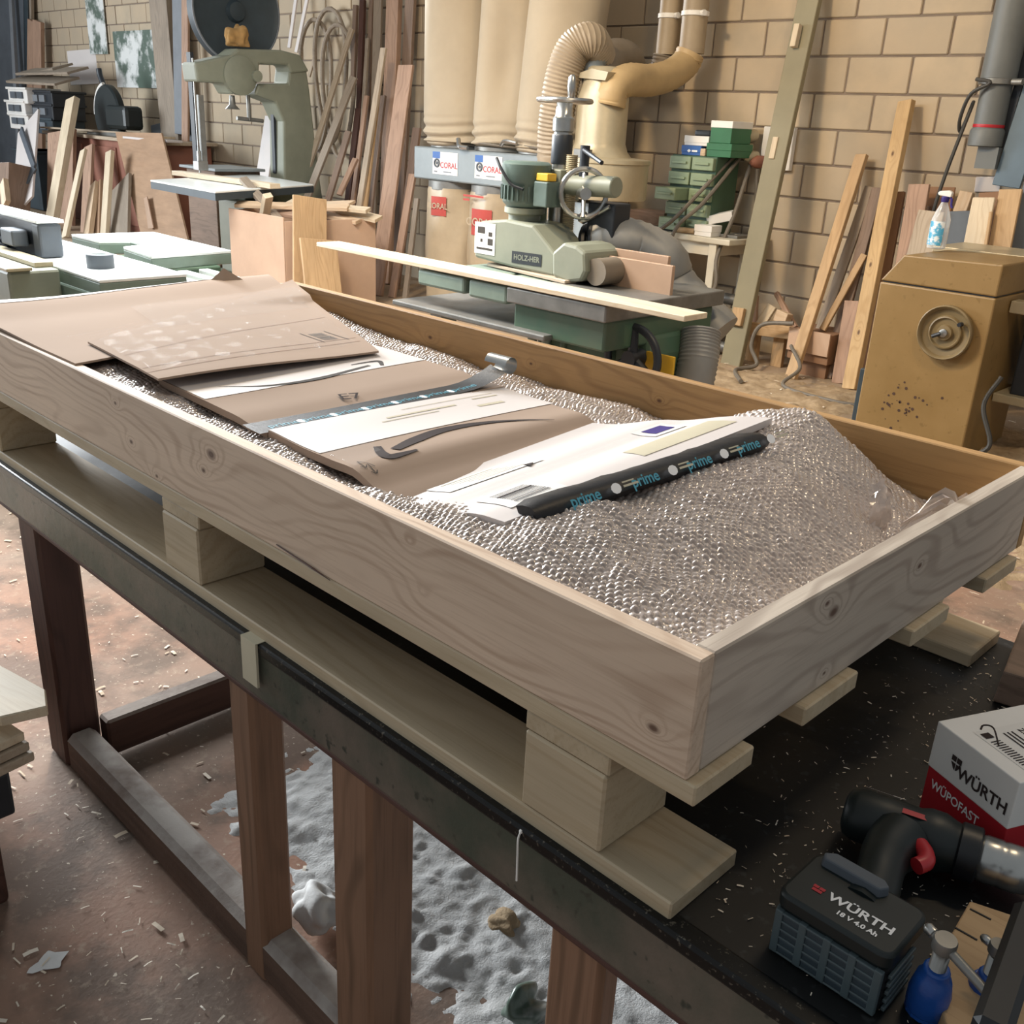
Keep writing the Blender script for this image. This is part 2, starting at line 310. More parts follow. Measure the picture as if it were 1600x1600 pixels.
# ================================================================ the setting
WY = 6.53
fl = struct('floor', MB().box(-18.4, 3.5, -3.5, 7.0, -.08, 0), 'floor')
wall = struct('wall_back', MB().box(-17.9, 2.6, WY+.012, WY+.2, 0, 3.5), 'mortar')
bm_ = MB().box(-.2085, .2085, 0, .16, -.106, .106); b0 = None; rest = MB(); nb = 0
for k in range(16):
    for i in range(48):
        x = -17.85 + .43*i + (.215 if k % 2 else 0) + .003; z = .1125 + .225*k - .02
        if x > 2.5 or z > 3.4: continue
        top = 2.95 + (x+11)*-.045; 
        vis = ((-5.2 < x < -1.7 and .25 < z < top) or (-13.9 < x < -6.9 and .6 < z < top)) and nb < 300
        if vis:
            nb += 1
            if b0 is None:
                b0 = obj('block', bm_, 'block', wall, bevel=.006, seg=1); o = b0
            else:
                o = b0.copy(); COL.objects.link(o)
            o.location = Vector((x, WY+.08+R.uniform(-.002, .002), z)) - wall.location
        else: rest.box(x-.2085, x+.2085, WY, WY+.16, z-.106, z+.106)
ob = obj('block_rows', rest, 'block', wall); ob['kind'] = 'stuff'
wl = MB().box(-18.2, -18.0, -3.2, .2, 0, 3.5).box(-18.2, -18.0, 5.1, 6.73, 0, 3.5)
struct('wall_left', wl, 'mortar')

# sawdust on the floor: heaps and drifts (nobody could count them)
def drift(name, x0, x1, y0, y1, step, amp, mat, label, seed, holes=.0, edge=.25):
    nx = int((x1-x0)/step)+1; ny = int((y1-y0)/step)+1; rng = np.random.default_rng(seed)
    X, Y = np.meshgrid(np.linspace(x0, x1, nx), np.linspace(y0, y1, ny), indexing='ij')
    def vn(s):
        gx = int((x1-x0)/s)+3; gy = int((y1-y0)/s)+3; g = rng.random((gx, gy)); fx = (X-x0)/s; fy = (Y-y0)/s; i = fx.astype(int); j = fy.astype(int); a = fx-i; b = fy-j
        a = a*a*(3-2*a); b = b*b*(3-2*b)
        return (g[i, j]*(1-a)+g[i+1, j]*a)*(1-b)+(g[i, j+1]*(1-a)+g[i+1, j+1]*a)*b
    Z = vn(.6)*.7+vn(.22)*.5+vn(.07)*.4+vn(.03)*.30+vn(.015)*.34-.95-holes; Z += .35*np.maximum(0, vn(.028)-.62)/.38
    e = np.minimum(np.minimum(X-x0, x1-X), np.minimum(Y-y0, y1-Y)); e = e+.12*(vn(.19)-.5)+.06*(vn(.05)-.5)+.05*(vn(.02)-.5); Z = amp*Z + np.minimum(0, (e-edge))*amp*7
    Z = np.maximum(Z, -.006)
    me = bpy.data.meshes.new(name); idx = np.arange(nx*ny).reshape(nx, ny)
    f = np.stack([idx[:-1, :-1], idx[1:, :-1], idx[1:, 1:], idx[:-1, 1:]], -1).reshape(-1, 4)
    keep = (Z.ravel()[f] > -.0055).any(1); f = f[keep]
    me.from_pydata(np.stack([X, Y, Z], -1).reshape(-1, 3).tolist(), [], f.tolist()); me.materials.append(M[mat]); me.polygons.foreach_set('use_smooth', [True]*len(me.polygons))
    o = bpy.data.objects.new(name, me); COL.objects.link(o); o['kind'] = 'stuff'; tag(o, label, 'sawdust'); return o
drift('sawdust', -1.90, .9, .78, 2.9, .0075, .016, 'dust_grey', 'grey lumpy sawdust covering the floor beneath the bench', 3, -1.0)
drift('sawdust', -4.6, -.4, 3.3, 6.2, .03, .05, 'dust_tan', 'tan sawdust drifts on the floor in front of the ochre machine', 5, .05)
def scatter(name, n, fn, zf, smin, smax, label, seed, cat='shavings', mat='chips', thin=.4):
    r = random.Random(seed); mb = MB()
    for i in range(n):
        x, y = fn(r); z = zf(x, y); s = r.uniform(smin, smax)*(.5+.5*r.random()); a = r.uniform(0, 6.28); w = s*r.uniform(.12, thin); ca, sa = math.cos(a), math.sin(a); h = s*r.uniform(.02, .18)
        pts = [(-s, -w, .0004), (0, -w, h), (s, -w, .0004), (s, w, .0006), (0, w, h+.0006), (-s, w, .0006)]
        mb.add([(x+p*ca-q*sa, y+p*sa+q*ca, z+t) for p, q, t in pts], [(0, 1, 4, 5), (1, 2, 3, 4)])
    o = obj(name, mb, mat, kind='stuff'); return tag(o, label, cat)
scatter('wood_shavings', 700, lambda r: (r.uniform(-4.2, -1.2), r.uniform(.1, 2.6)), lambda x, y: .004, .004, .018, 'pale wood shavings scattered on the floor past the far bench leg', 11)
scatter('wood_shavings', 300, lambda r: (r.uniform(-2.1, -.6), r.uniform(-.1, .68)), lambda x, y: .003, .002, .014, 'pale shavings and straw bits on the reddish floor in front of the bench', 12, thin=.2)
scatter('wood_shavings', 500, lambda r: (r.uniform(-4.2, -.6), r.uniform(2.6, 6.1)), lambda x, y: .012, .008, .03, 'wood chips strewn on the sawdust by the ochre machine', 13)
for k, (x, y, s) in enumerate([(-1.668, .443, .022), (-1.70, .475, .008), (-1.73, .40, .006)]):
    pass
pp = MB().add([(-1.555+.022*math.cos(a)*(1+.35*math.sin(3*a)), .432+.03*math.sin(a)*(1+.3*math.cos(4*a)), .0025) for a in [i*.314 for i in range(20)]], [tuple(range(20))])
obj('paint_splash', pp, 'paper_rag', fl)

# ================================================================ workbench
bench = thing('workbench', 'black-topped wooden workbench with green-black front rail carrying the crate', 'bench', (-1.0, 1.15, 0))
obj('top', MB().box(-2.55, .45, .70, 1.625, .722, .745), 'black_top', bench, bevel=.004)
obj('front_rail', MB().box(-2.55, .45, .690, .745, .640, .732), 'green_rail', bench, bevel=.006)
obj('edge_strip', MB().box(-2.55, .45, .684, .712, .728, .7475), 'steel_edge', bench, bevel=.004)
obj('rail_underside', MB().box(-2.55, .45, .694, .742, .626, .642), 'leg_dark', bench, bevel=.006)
obj('back_rail', MB().box(-2.55, .45, 1.57, 1.615, .63, .722), 'green_rail', bench, bevel=.006)
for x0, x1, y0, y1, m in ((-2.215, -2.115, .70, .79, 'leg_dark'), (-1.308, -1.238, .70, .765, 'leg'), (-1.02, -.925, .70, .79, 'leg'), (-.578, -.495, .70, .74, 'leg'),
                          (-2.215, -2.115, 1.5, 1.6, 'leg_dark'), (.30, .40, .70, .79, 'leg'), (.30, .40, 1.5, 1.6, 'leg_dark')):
    plank('leg', ((x0+x1)/2, (y0+y1)/2, 0), ((x0+x1)/2, (y0+y1)/2, .64), x1-x0, y1-y0, m, bench, bevel=.008)
plank('stretcher', (-2.11, .735, .05), (.30, .735, .05), .10, .068, 'dust_pine', bench, bevel=.014)
plank('cross_rail', (-2.10, .79, .06), (-2.10, 1.50, .06), .10, .05, 'rail_dusty', bench, (1, 0, 0), bevel=.006)
tp = MB().box(-1.218, -1.176, .680, .712, .7476, .7485).box(-1.218, -1.176, .6795, .6835, .672, .7484)
o = obj('tape_patch', tp, 'tape_cream', bench); o['label'] = 'grey tape patch folded over the bench edge'
obj('glue_drip', MB().tube(smooth([(-.617, .686, .744), (-.617, .6805, .735), (-.6165, .6805, .71), (-.615, .680, .675)], 4), [.0025, .003]+[.0013]*11, 6), 'paper', bench, sm=True)
scatter('bench_shavings', 900, lambda r: (r.gauss(-.36, .10), r.uniform(.74, 1.55)) if r.random() < .7 else (r.uniform(-.42, -.05), r.uniform(.72, 1.5)), lambda x, y: .7462, .0009, .0042, 'fine pale shavings sprinkled on the black bench top', 21, thin=.3)

# ================================================================ crate on its pallet base
crate = thing('packing_crate', 'shallow open pine crate on a pallet base, filled with bubble wrap and flat cartons', 'crate', (-1.42, 1.146, .745))
XL, XR, Y0, Y1 = -2.435, -.419, .697, 1.600
M['side_near'] = wood('side_near', 'd8c0a8', 'a08169', lines=.5, freq=38, tone=.16, dist=4.2, knots=[(.123, .030, .010), (.096, -.003, .005), (-.065, -.058, .004), (-.198, .037, .004), (-.15, -.02, .005), (.964, -.028, .006), (.59, .045, -.013), (.615, -.012, -.012)])
M['end_right'] = wood('end_right', 'c4b6a6', '8f7f72', lines=.55, freq=30, tone=.2, dist=4., knots=[(-.19, .03, .009), (-.21, .047, .004), (.037, .02, .005), (-.185, -.05, .003)])
M['side_far'] = wood('side_far', 'b48d5c', '7d5b38', lines=.45, freq=34, tone=.25, dist=3., knots=[(-.396, .018, .006), (-.053, .02, .004), (.303, .015, .005)])
def board(name, x0, x1, y0, y1, z0, z1, mat, along='x', up='y', parent=crate, bevel=.002, label=None):
    if along == 'x': p0, p1, = (x0, (y0+y1)/2, (z0+z1)/2), (x1, (y0+y1)/2, (z0+z1)/2); sy, sz = y1-y0, z1-z0
    else: p0, p1 = ((x0+x1)/2, y0, (z0+z1)/2), ((x0+x1)/2, y1, (z0+z1)/2); sy, sz = x1-x0, z1-z0
    if up == 'z': w, t, fc = sy, sz, (0, 0, 1)
    else: w, t, fc = sz, sy, ((0, -1, 0) if along == 'x' else (1, 0, 0))
    o = plank(name, p0, p1, w, t, mat, parent, fc, bevel)
    if label: o['label'] = label
    return o
board('side_board', XL, XR, Y0, Y0+.023, .917, 1.05, 'side_near')
board('side_board', XL, XR, Y1-.023, Y1, .917, 1.05, 'side_far', label='side board seen from inside, golden brown')
board('end_board', XR-.024, XR-.0005, Y0+.0235, Y1-.0235, .917, 1.05, 'end_right', along='y')
board('end_board', XL+.0005, XL+.024, Y0+.0235, Y1-.0235, .917, 1.05, 'pine', along='y')
for y0, w in ((.697, .105), (.905, .125), (1.18, .115), (1.425, .125)):
    board('deck_board', XL-.01, XR+.012, y0, y0+w, .8925, .9165, 'pallet', up='z')
for x0 in (-2.36, -1.486, -.634): board('stringer', x0, x0+.122, Y0+.002, Y1-.002, .8685, .892, 'pallet', along='y', up='z')
for x0 in (-2.362, -1.486, -.632):
    for y0 in (Y0, 1.475): board('block', x0, x0+.118, y0, y0+.122, .7685, .868, 'pallet', bevel=.003)
for y0, w in ((Y0, .122), (1.475, .122)): board('bottom_board', XL-.005, XR+.003, y0, y0+w, .7455, .768, 'pallet', up='z')
obj('wood_splinters', MB().tube([(-1.13, .6955, .925), (-1.04, .694, .921), (-1.0, .695, .917)], [.001, .0016, .0006], 5), 'leg_dark', crate)

# ---------------------------------------------------------------- bubble wrap (height surface through measured points)
cp = [(-2.4, .73, 1.03), (-2.4, 1.1, 1.04), (-2.4, 1.56, 1.0), (-2.0, .73, 1.035), (-2.0, 1.1, 1.02), (-2.0, 1.45, .985), (-2.0, 1.57, .978), (-1.6, .73, 1.032), (-1.6, 1.05, .995), (-1.6, 1.30, 1.005), (-1.6, 1.57, .965),
      (-1.2, .73, 1.025), (-1.2, 1.05, .99), (-1.2, 1.30, 1.0), (-1.2, 1.57, .966), (-1.0, .73, 1.03), (-1.0, 1.0, .995), (-1.0, 1.27, 1.0), (-1.0, 1.45, .995), (-1.0, 1.57, .972),
      (-.86, .74, 1.04), (-.86, 1.0, 1.015), (-.86, 1.3, 1.03), (-.86, 1.5, 1.04), (-.75, .73, 1.05), (-.75, .9, 1.052), (-.75, 1.1, 1.052), (-.75, 1.3, 1.062), (-.745, 1.45, 1.083), (-.745, 1.53, 1.05), (-.75, 1.572, 1.0),
      (-.62, .73, 1.035), (-.62, 1.0, 1.035), (-.62, 1.25, 1.045), (-.62, 1.40, 1.02), (-.62, 1.57, .962), (-.53, .73, 1.03), (-.53, 1.0, 1.01), (-.53, 1.3, .99), (-.53, 1.5, .955), (-.45, .73, 1.028), (-.45, .9, 1.008), (-.45, 1.1, .985), (-.45, 1.3, .965), (-.45, 1.57, .945)]
CP = np.array(cp)
def tps_k(d): return np.where(d > 1e-9, d*d*np.log(np.maximum(d, 1e-9)), 0)
_D = np.linalg.norm(CP[:, None, :2]-CP[None, :, :2], axis=-1); _n = len(CP)
_A = np.zeros((_n+3, _n+3)); _A[:_n, :_n] = tps_k(_D)+1e-4*np.eye(_n); _A[:_n, _n] = 1; _A[:_n, _n+1:] = CP[:, :2]; _A[_n, :_n] = 1; _A[_n+1:, :_n] = CP[:, :2].T
_w = np.linalg.solve(_A, np.concatenate([CP[:, 2], [0, 0, 0]]))
def wrap_h(X, Y):
    q = np.stack([np.ravel(X), np.ravel(Y)], -1); d = np.linalg.norm(q[:, None]-CP[None, :, :2], axis=-1)
    return (tps_k(d)@_w[:_n]+_w[_n]+q@_w[_n+1:]).reshape(np.shape(X))
def vnoise(X, Y, s, seed):
    g = np.random.default_rng(seed).random((400, 400)); fx = X/s+200; fy = Y/s+100; i = np.floor(fx).astype(int) % 398; j = np.floor(fy).astype(int) % 398; a = fx-np.floor(fx); b = fy-np.floor(fy)
    a = a*a*(3-2*a); b = b*b*(3-2*b)
    return (g[i, j]*(1-a)+g[i+1, j]*a)*(1-b)+(g[i, j+1]*(1-a)+g[i+1, j+1]*a)*b
def make_wrap():
    x0, x1, y0, y1, st = XL+.027, XR-.0265, Y0+.0245, Y1-.0245, .0017
    nx = int((x1-x0)/st)+1; ny = int((y1-y0)/st)+1
    X, Y = np.meshgrid(np.linspace(x0, x1, nx), np.linspace(y0, y1, ny), indexing='ij')
    Xc, Yc = np.meshgrid(np.linspace(x0, x1, 120), np.linspace(y0, y1, 60), indexing='ij'); Hc = wrap_h(Xc, Yc)
    fx = (X-x0)/(x1-x0)*119; fy = (Y-y0)/(y1-y0)*59; i = np.minimum(fx.astype(int), 118); j = np.minimum(fy.astype(int), 58); a = fx-i; b = fy-j
    H = (Hc[i, j]*(1-a)+Hc[i+1, j]*a)*(1-b)+(Hc[i, j+1]*(1-a)+Hc[i+1, j+1]*a)*b
    wrin = (vnoise(X, Y, .10, 1)-.5)*.014+(vnoise(X*.6+Y, Y-X*.4, .045, 2)-.5)*.008+(vnoise(X, Y, .02, 3)-.5)*.002
    p = .0098; px = X+(vnoise(X, Y, .05, 4)-.5)*.018; py = Y+(vnoise(X, Y, .05, 5)-.5)*.018; row = np.round(py/(p*.866)); off = (row % 2)*.5*p
    cx = np.round((px-off)/p)*p+off; dx = px-cx; dy = py-row*p*.866
    d = np.sqrt(dx*dx+dy*dy)/(p*.46); h = np.sqrt(np.maximum(0, 1-d*d)); g = np.random.default_rng(9).random((2000, 2000)); amt = .4+.8*g[(cx/p*2).astype(int) % 2000, row.astype(int) % 2000]
    Z = H+wrin+.0040*h*amt; Z = np.minimum(Z, 1.13)
    e = np.minimum(np.minimum(X-x0, x1-X), np.minimum(Y-y0, y1-Y))
    me = bpy.data.meshes.new('bubble_wrap'); idx = np.arange(nx*ny).reshape(nx, ny)
    f = np.stack([idx[:-1, :-1], idx[1:, :-1], idx[1:, 1:], idx[:-1, 1:]], -1).reshape(-1, 4)
    xm = X.ravel()[f].mean(1); ym = Y.ravel()[f].mean(1)
    f = f[~((xm < -1.0) & (ym > .86) & (ym < 1.2))]           # nothing of the film shows beneath the cartons
    V = np.stack([X+1.42, Y-1.146, Z-.92], -1).reshape(-1, 3).astype(np.float32)
    me.vertices.add(len(V)); me.vertices.foreach_set('co', V.ravel()); me.loops.add(f.size); me.loops.foreach_set('vertex_index', f.ravel().astype(np.int32))
    me.polygons.add(len(f)); me.polygons.foreach_set('loop_start', np.arange(0, f.size, 4, dtype=np.int32)); me.polygons.foreach_set('loop_total', np.full(len(f), 4, np.int32)); me.update(calc_edges=True)
    me.polygons.foreach_set('use_smooth', np.ones(len(f), bool)); me.materials.append(M['wrap'])
    o = bpy.data.objects.new('bubble_wrap', me); COL.objects.link(o); o.location = (-1.42, 1.146, .92)
    return tag(o, 'clear bubble wrap heaped over the packed contents inside the pine crate', 'bubble wrap')
wrap = make_wrap()
def curl(name, pts, w, seed):
    """a crumpled lip of film standing up from the sheet"""
    r = random.Random(seed); mb = MB(); P = smooth(pts, 5); rows = []
    for k, p in enumerate(P):
        t = k/(len(P)-1); row = []
        for j in range(7):
            u = j/6-.5; row.append((p.x+u*w*.5+r.gauss(0, .002), p.y+u*w+r.gauss(0, .002), p.z+.25*w*math.cos(u*5)*(t)+r.gauss(0, .0025)))
        rows.append(row)
    vs = [q for r_ in rows for q in r_]; fs = [(i*7+j, i*7+j+1, i*7+j+8, i*7+j+7) for i in range(len(rows)-1) for j in range(6)]
    return obj(name, mb.add(vs, fs), 'wrap', wrap, sm=True)
curl('film_lip', [(-.53, 1.30, .965), (-.532, 1.31, .995), (-.54, 1.32, 1.03), (-.545, 1.325, 1.045)], .03, 1)
curl('film_lip', [(-.455, 1.31, .965), (-.46, 1.315, .99), (-.465, 1.33, 1.02), (-.46, 1.335, 1.035)], .10, 2)
curl('film_lip', [(-.46, 1.38, .96), (-.462, 1.385, .98), (-.458, 1.39, 1.015), (-.45, 1.392, 1.03)], .06, 3)
inner = obj('packed_panel', MB().box(XL+.05, -.60, Y0+.05, Y1-.07, .92, .955), 'card_dark', bevel=.004)
tag(inner, 'brown cardboard panel showing dimly beneath the bubble wrap', 'cardboard')
# ---------------------------------------------------------------- cartons lying on the wrap
def lerp(a, b, t): return a+(b-a)*t
def interp(tab, x):
    for (x0, z0), (x1, z1) in zip(tab, tab[1:]):
        if x <= x1:
            t = max(0., min(1., (x-x0)/(x1-x0))); return lerp(z0, z1, t*t*(3-2*t))
    return tab[-1][1]
def sheet(name, quad, zf, nx, ny, th, mat, parent=None, kind=None):
    """quad: near-left, near-right, far-right, far-left in plan"""
    (ax, ay), (bx, by), (cx, cy), (dx, dy) = quad; top = []; 
    for i in range(nx+1):
        for j in range(ny+1):
            u = i/nx; v = j/ny; x = lerp(lerp(ax, bx, u), lerp(dx, cx, u), v); y = lerp(lerp(ay, by, u), lerp(dy, cy, u), v); top.append((x, y, zf(x, y)))
    n = ny+1; bot = [(x, y, z-th) for x, y, z in top]; N = len(top); fs = []
    for i in range(nx):
        for j in range(ny):
            a = i*n+j; fs.append((a, a+n, a+n+1, a+1)); fs.append((N+a, N+a+1, N+a+n+1, N+a+n))
    for i in range(nx):
        a = i*n; fs.append((a, a+N, a+n+N, a+n)); a = i*n+ny; fs.append((a, a+n, a+n+N, a+N))
    for j in range(ny): fs.append((j, j+1, j+1+N, j+N)); a = nx*n+j; fs.append((a, a+N, a+1+N, a+1))
    return obj(name, MB().add(top+bot, fs), mat, parent, sm=True)
def band(name, quad, zf, mat, parent, nx=6, ny=10, lift=.0008):
    (ax, ay), (bx, by), (cx, cy), (dx, dy) = quad; vs = []; fs = []
    for i in range(nx+1):
        for j in range(ny+1):
            u = i/nx; v = j/ny; x = lerp(lerp(ax, bx, u), lerp(dx, cx, u), v); y = lerp(lerp(ay, by, u), lerp(dy, cy, u), v); vs.append((x, y, zf(x, y)+lift))
    n = ny+1
    for i in range(nx):
        for j in range(ny): a = i*n+j; fs.append((a, a+n, a+n+1, a+1))
    return obj(name, MB().add(vs, fs), mat, parent, sm=True)
def swoosh(name, line, widths, zf, mat, parent, lift=.0012):
    """a printed stroke of varying width along a plan curve"""
    P = smooth([(x, y, 0) for x, y in line], 10); m = len(P); vs = []; fs = []
    for k, p in enumerate(P):
        t = (P[min(k+1, m-1)]-P[max(k-1, 0)]).normalized(); nrm = Vector((-t.y, t.x, 0)); f = k/(m-1)*(len(widths)-1); i = min(int(f), len(widths)-2); w = lerp(widths[i], widths[i+1], f-i)/2
        for s in (1, -1): q = p+nrm*w*s; vs.append((q.x, q.y, zf(q.x, q.y)+lift))
    fs = [(2*k, 2*k+1, 2*k+3, 2*k+2) for k in range(m-1)]
    return obj(name, MB().add(vs, fs), mat, parent)

# left: two layers of plain brown board under clear film
zA = [(-2.46, 1.066), (-2.40, 1.078), (-2.2, 1.068), (-1.9, 1.064), (-1.7, 1.062), (-1.62, 1.060), (-1.56, 1.058)]
def fA(x, y): return interp(zA, x)+.004*math.sin(9*y+4*x)+(.012*max(0, (y-1.2))/.3 if x < -2.1 else 0)
low = sheet('cardboard_sheet', [(-2.44, .700), (-1.80, .706), (-1.86, 1.33), (-2.43, 1.50)], lambda x, y: fA(x, y)-.006, 26, 14, .004, 'card')
tag(low, 'lower brown cardboard sheet, overhanging the near rim of the crate', 'cardboard')
shA = sheet('cardboard_sheet', [(-1.93, .786), (-1.593,0.762,1.055)[:2], (-1.583,1.232,1.055)[:2], (-2.30, 1.50)], fA, 28, 18, .004, 'card')
tag(shA, 'upper creased brown cardboard sheet at the far end of the crate', 'cardboard')
for a, b in (((-1.78, .79), (-1.91, 1.33)), ((-1.67, .772), (-1.70, 1.26)), ((-1.64, .765), (-1.67, 1.25))):
    d = .0012; band('crease', [(a[0]-d, a[1]), (a[0]+d, a[1]), (b[0]+d, b[1]), (b[0]-d, b[1])], fA, 'card_dark', shA, 1, 12, .0006)
band('clear_tape', [(-2.20, 1.0), (-1.95, .95), (-2.02, 1.36), (-2.22, 1.46)], fA, 'tape_clear', shA, 8, 10, .001)
band('clear_tape', [(-2.43, .76), (-2.37, .74), (-2.41, 1.36), (-2.425, 1.40)], lambda x, y: fA(x, y)-.006, 'card_white', low, 3, 12, .001)  # shiny tape coloured white, its bright reflection put into the colour
def wrinkle(f, s): return lambda x, y: f(x, y)+.002+.0035*abs(math.sin(23*x+31*y+s)*math.sin(41*x-17*y+2*s))+.003*abs(math.sin(9*x+60*y+s))**6
sheet('clear_film', [(-1.92, .80), (-1.64, .775), (-1.64, 1.22), (-2.26, 1.47)], wrinkle(fA, 1.), 50, 50, .0003, 'film', shA)
for k in range(4): swoosh('film_crease', [(-1.97+.02*k, .74+.02*k), (-1.99+.015*k, .86+.03*k), (-2.03, .96+.035*k)], [.001, .004, .001], lambda x, y: fA(x, y)+.002, 'tape_clear', low, .003)
def frame_box(cx, cy, w, h, zf, parent, t=.0022):
    for q in ([(cx-w, cy-h), (cx+w, cy-h), (cx+w, cy-h+t), (cx-w, cy-h+t)], [(cx-w, cy+h-t), (cx+w, cy+h-t), (cx+w, cy+h), (cx-w, cy+h)]): band('printed_mark', q, zf, 'print', parent, 4, 1, .001)
    r = random.Random(5); x = cx-w*.7
    while x < cx+w*.7: b = r.uniform(.0015, .004); band('printed_mark', [(x, cy-h*.6), (x+b, cy-h*.6), (x+b, cy+h*.5), (x, cy+h*.5)], zf, 'print_grey', parent, 1, 1, .001); x += b+r.uniform(.003, .006)
frame_box(-1.735, 1.205, .045, .032, fA, shA)
obj('flap_tip', MB().add([(-2.40, 1.31, 1.075), (-2.37, 1.335, 1.072), (-2.36, 1.40, 1.072), (-2.395, 1.352, 1.108)], [(0, 1, 3), (1, 2, 3), (0, 3, 2), (0, 2, 1)]), 'card', shA)

# middle-left carton: white band with smile, brown panel "E7", black tape
zB = [(-1.66, 1.042), (-1.52, 1.041), (-1.40, 1.040), (-1.33, 1.034), (-1.27, 1.034)]
def fB(x, y): return interp(zB, x)+.003*math.sin(6*y)
cB = sheet('flat_carton', [(-1.67, .800), (-1.30, .792), (-1.278, 1.292), (-1.67, 1.285)], fB, 18, 14, .012, 'card')
tag(cB, 'flat brown carton with a white band and the printed letters E7', 'carton')
band('white_band', [(-1.668, .801), (-1.505, .80), (-1.503, 1.288), (-1.668, 1.284)], fB, 'card_white', cB, 6, 12)
swoosh('smile_mark', [(-1.563,0.857,1.044)[:2], (-1.517,0.933,1.044)[:2], (-1.506,1.034,1.044)[:2], (-1.528,1.166,1.044)[:2]], [.001, .009, .014, .009], fB, 'print_grey', cB)
swoosh('smile_mark', [(-1.552,1.140,1.044)[:2], (-1.551,1.180,1.044)[:2], (-1.544,1.202,1.044)[:2], (-1.514,1.187,1.044)[:2]], [.004, .009, .012, .007], fB, 'print_grey', cB)
text('E7', (-1.374,1.006,1.043), (.28, .96, 0), (-.96, .28, 0), .038, 'print', cB, bold=.0002, surf=fB, lift=.0032, sx=1.1)
band('black_tape', [(-1.352, .780), (-1.298, .778), (-1.284, 1.300), (-1.336, 1.310)], lambda x, y: fB(x, y)+(.022*max(0, (y-1.2)/.1)**2 if y > 1.2 else 0), 'tape_black', cB, 4, 20, .0016)
fT = lambda x, y: fB(x, y)+(.022*max(0, (y-1.2)/.1)**2 if y > 1.2 else 0)
for k in range(7):
    y = .835+k*.063
    text('prime', (-1.322+.018*(y-.78)/.5, y, 1.04), (.05, 1, 0), (-1, .05, 0), .024, 'cyan', cB, surf=fT, lift=.0022)
    mb = MB().add([(-1.320+.018*(y-.78)/.5+.009*math.cos(a), y+.032+.007*math.sin(a), fT(-1.32, y)+.0024) for a in [i*.628 for i in range(10)]], [tuple(range(10))])
    obj('printed_dot', mb, 'marker', cB)
mb = MB(); rr = []
for k in range(26):
    a = k/25*5.2-.6; rr.append([(-1.345+.055*t+.0*a, 1.318+.016*math.sin(a)+.002*t, 1.066+.016*(1-math.cos(a))-.012) for t in (0, 1)])
mb.add([p for q in rr for p in q], [(2*k, 2*k+1, 2*k+3, 2*k+2) for k in range(25)])
o = obj('tape_curl', mb, 'steel', cB, sm=True); o['label'] = 'curled silvery back of the black tape end'

# middle-right carton: white strip above brown panel with smile
zC = [(-1.30, 1.036), (-1.20, 1.034), (-1.13, 1.036), (-1.07, 1.039), (-1.0, 1.024), (-.96, 1.018)]
def fC(x, y): return interp(zC, x)+.002*math.sin(7*y+1)
cC = sheet('flat_carton', [(-1.296, .792), (-.968, .780), (-.975, 1.262), (-1.284, 1.292)], fC, 20, 14, .012, 'card')
tag(cC, 'flat brown carton with a bold printed smile arrow pointing at the near rim', 'carton')
band('white_band', [(-1.295, .793), (-1.155, .790), (-1.145, 1.285), (-1.283, 1.290)], fC, 'card_white', cC, 6, 12)
swoosh('smile_mark', [(-1.062,1.197,1.036)[:2], (-1.115,1.111,1.036)[:2], (-1.131,1.016,1.036)[:2], (-1.116,0.940,1.036)[:2], (-1.096,0.883,1.036)[:2]], [.001, .012, .020, .024, .017], fC, 'print', cC)
swoosh('smile_mark', [(-1.126,0.873,1.036)[:2], (-1.094,0.856,1.036)[:2], (-1.073,0.854,1.036)[:2], (-1.070,0.877,1.036)[:2], (-1.071,0.905,1.036)[:2]], [.012, .016, .020, .013, .006], fC, 'print', cC)
for q in ((-1.068,0.801,1.030), (-1.050,0.806,1.030)):
    swoosh('arrow_mark', [(q[0]-.016, q[1]+.003), (q[0], q[1]), (q[0]+.008, q[1]-.001)], [.0013, .0013, .0013], fC, 'print_grey', cC)
    swoosh('arrow_mark', [(q[0]+.004, q[1]-.006), (q[0]+.010, q[1]-.001), (q[0]+.004, q[1]+.005)], [.0013, .002, .0013], fC, 'print_grey', cC)
swoosh('arrow_mark', [(-1.083,0.804,1.030)[:2], (-1.071,0.810,1.030)[:2], (-1.055,0.814,1.030)[:2]], [.0013, .0013, .0013], fC, 'print_grey', cC)
for k, (x, y0, y1, w) in enumerate([(-1.262, 1.03, 1.24, .002), (-1.238, .98, 1.13, .006), (-1.225, .96, 1.08, .003), (-1.21, 1.16, 1.22, .010), (-1.248, 1.18, 1.24, .004)]): band('printed_mark', [(x-w/2, y0), (x+w/2, y0), (x+w/2+.002, y1), (x-w/2+.002, y1)], fC, 'tape_cream', cC, 1, 6, .0014)
band('clear_tape', [(-1.16, .795), (-1.07, .79), (-1.09, .86), (-1.155, .88)], fC, 'tape_clear', cC, 4, 6, .0012)

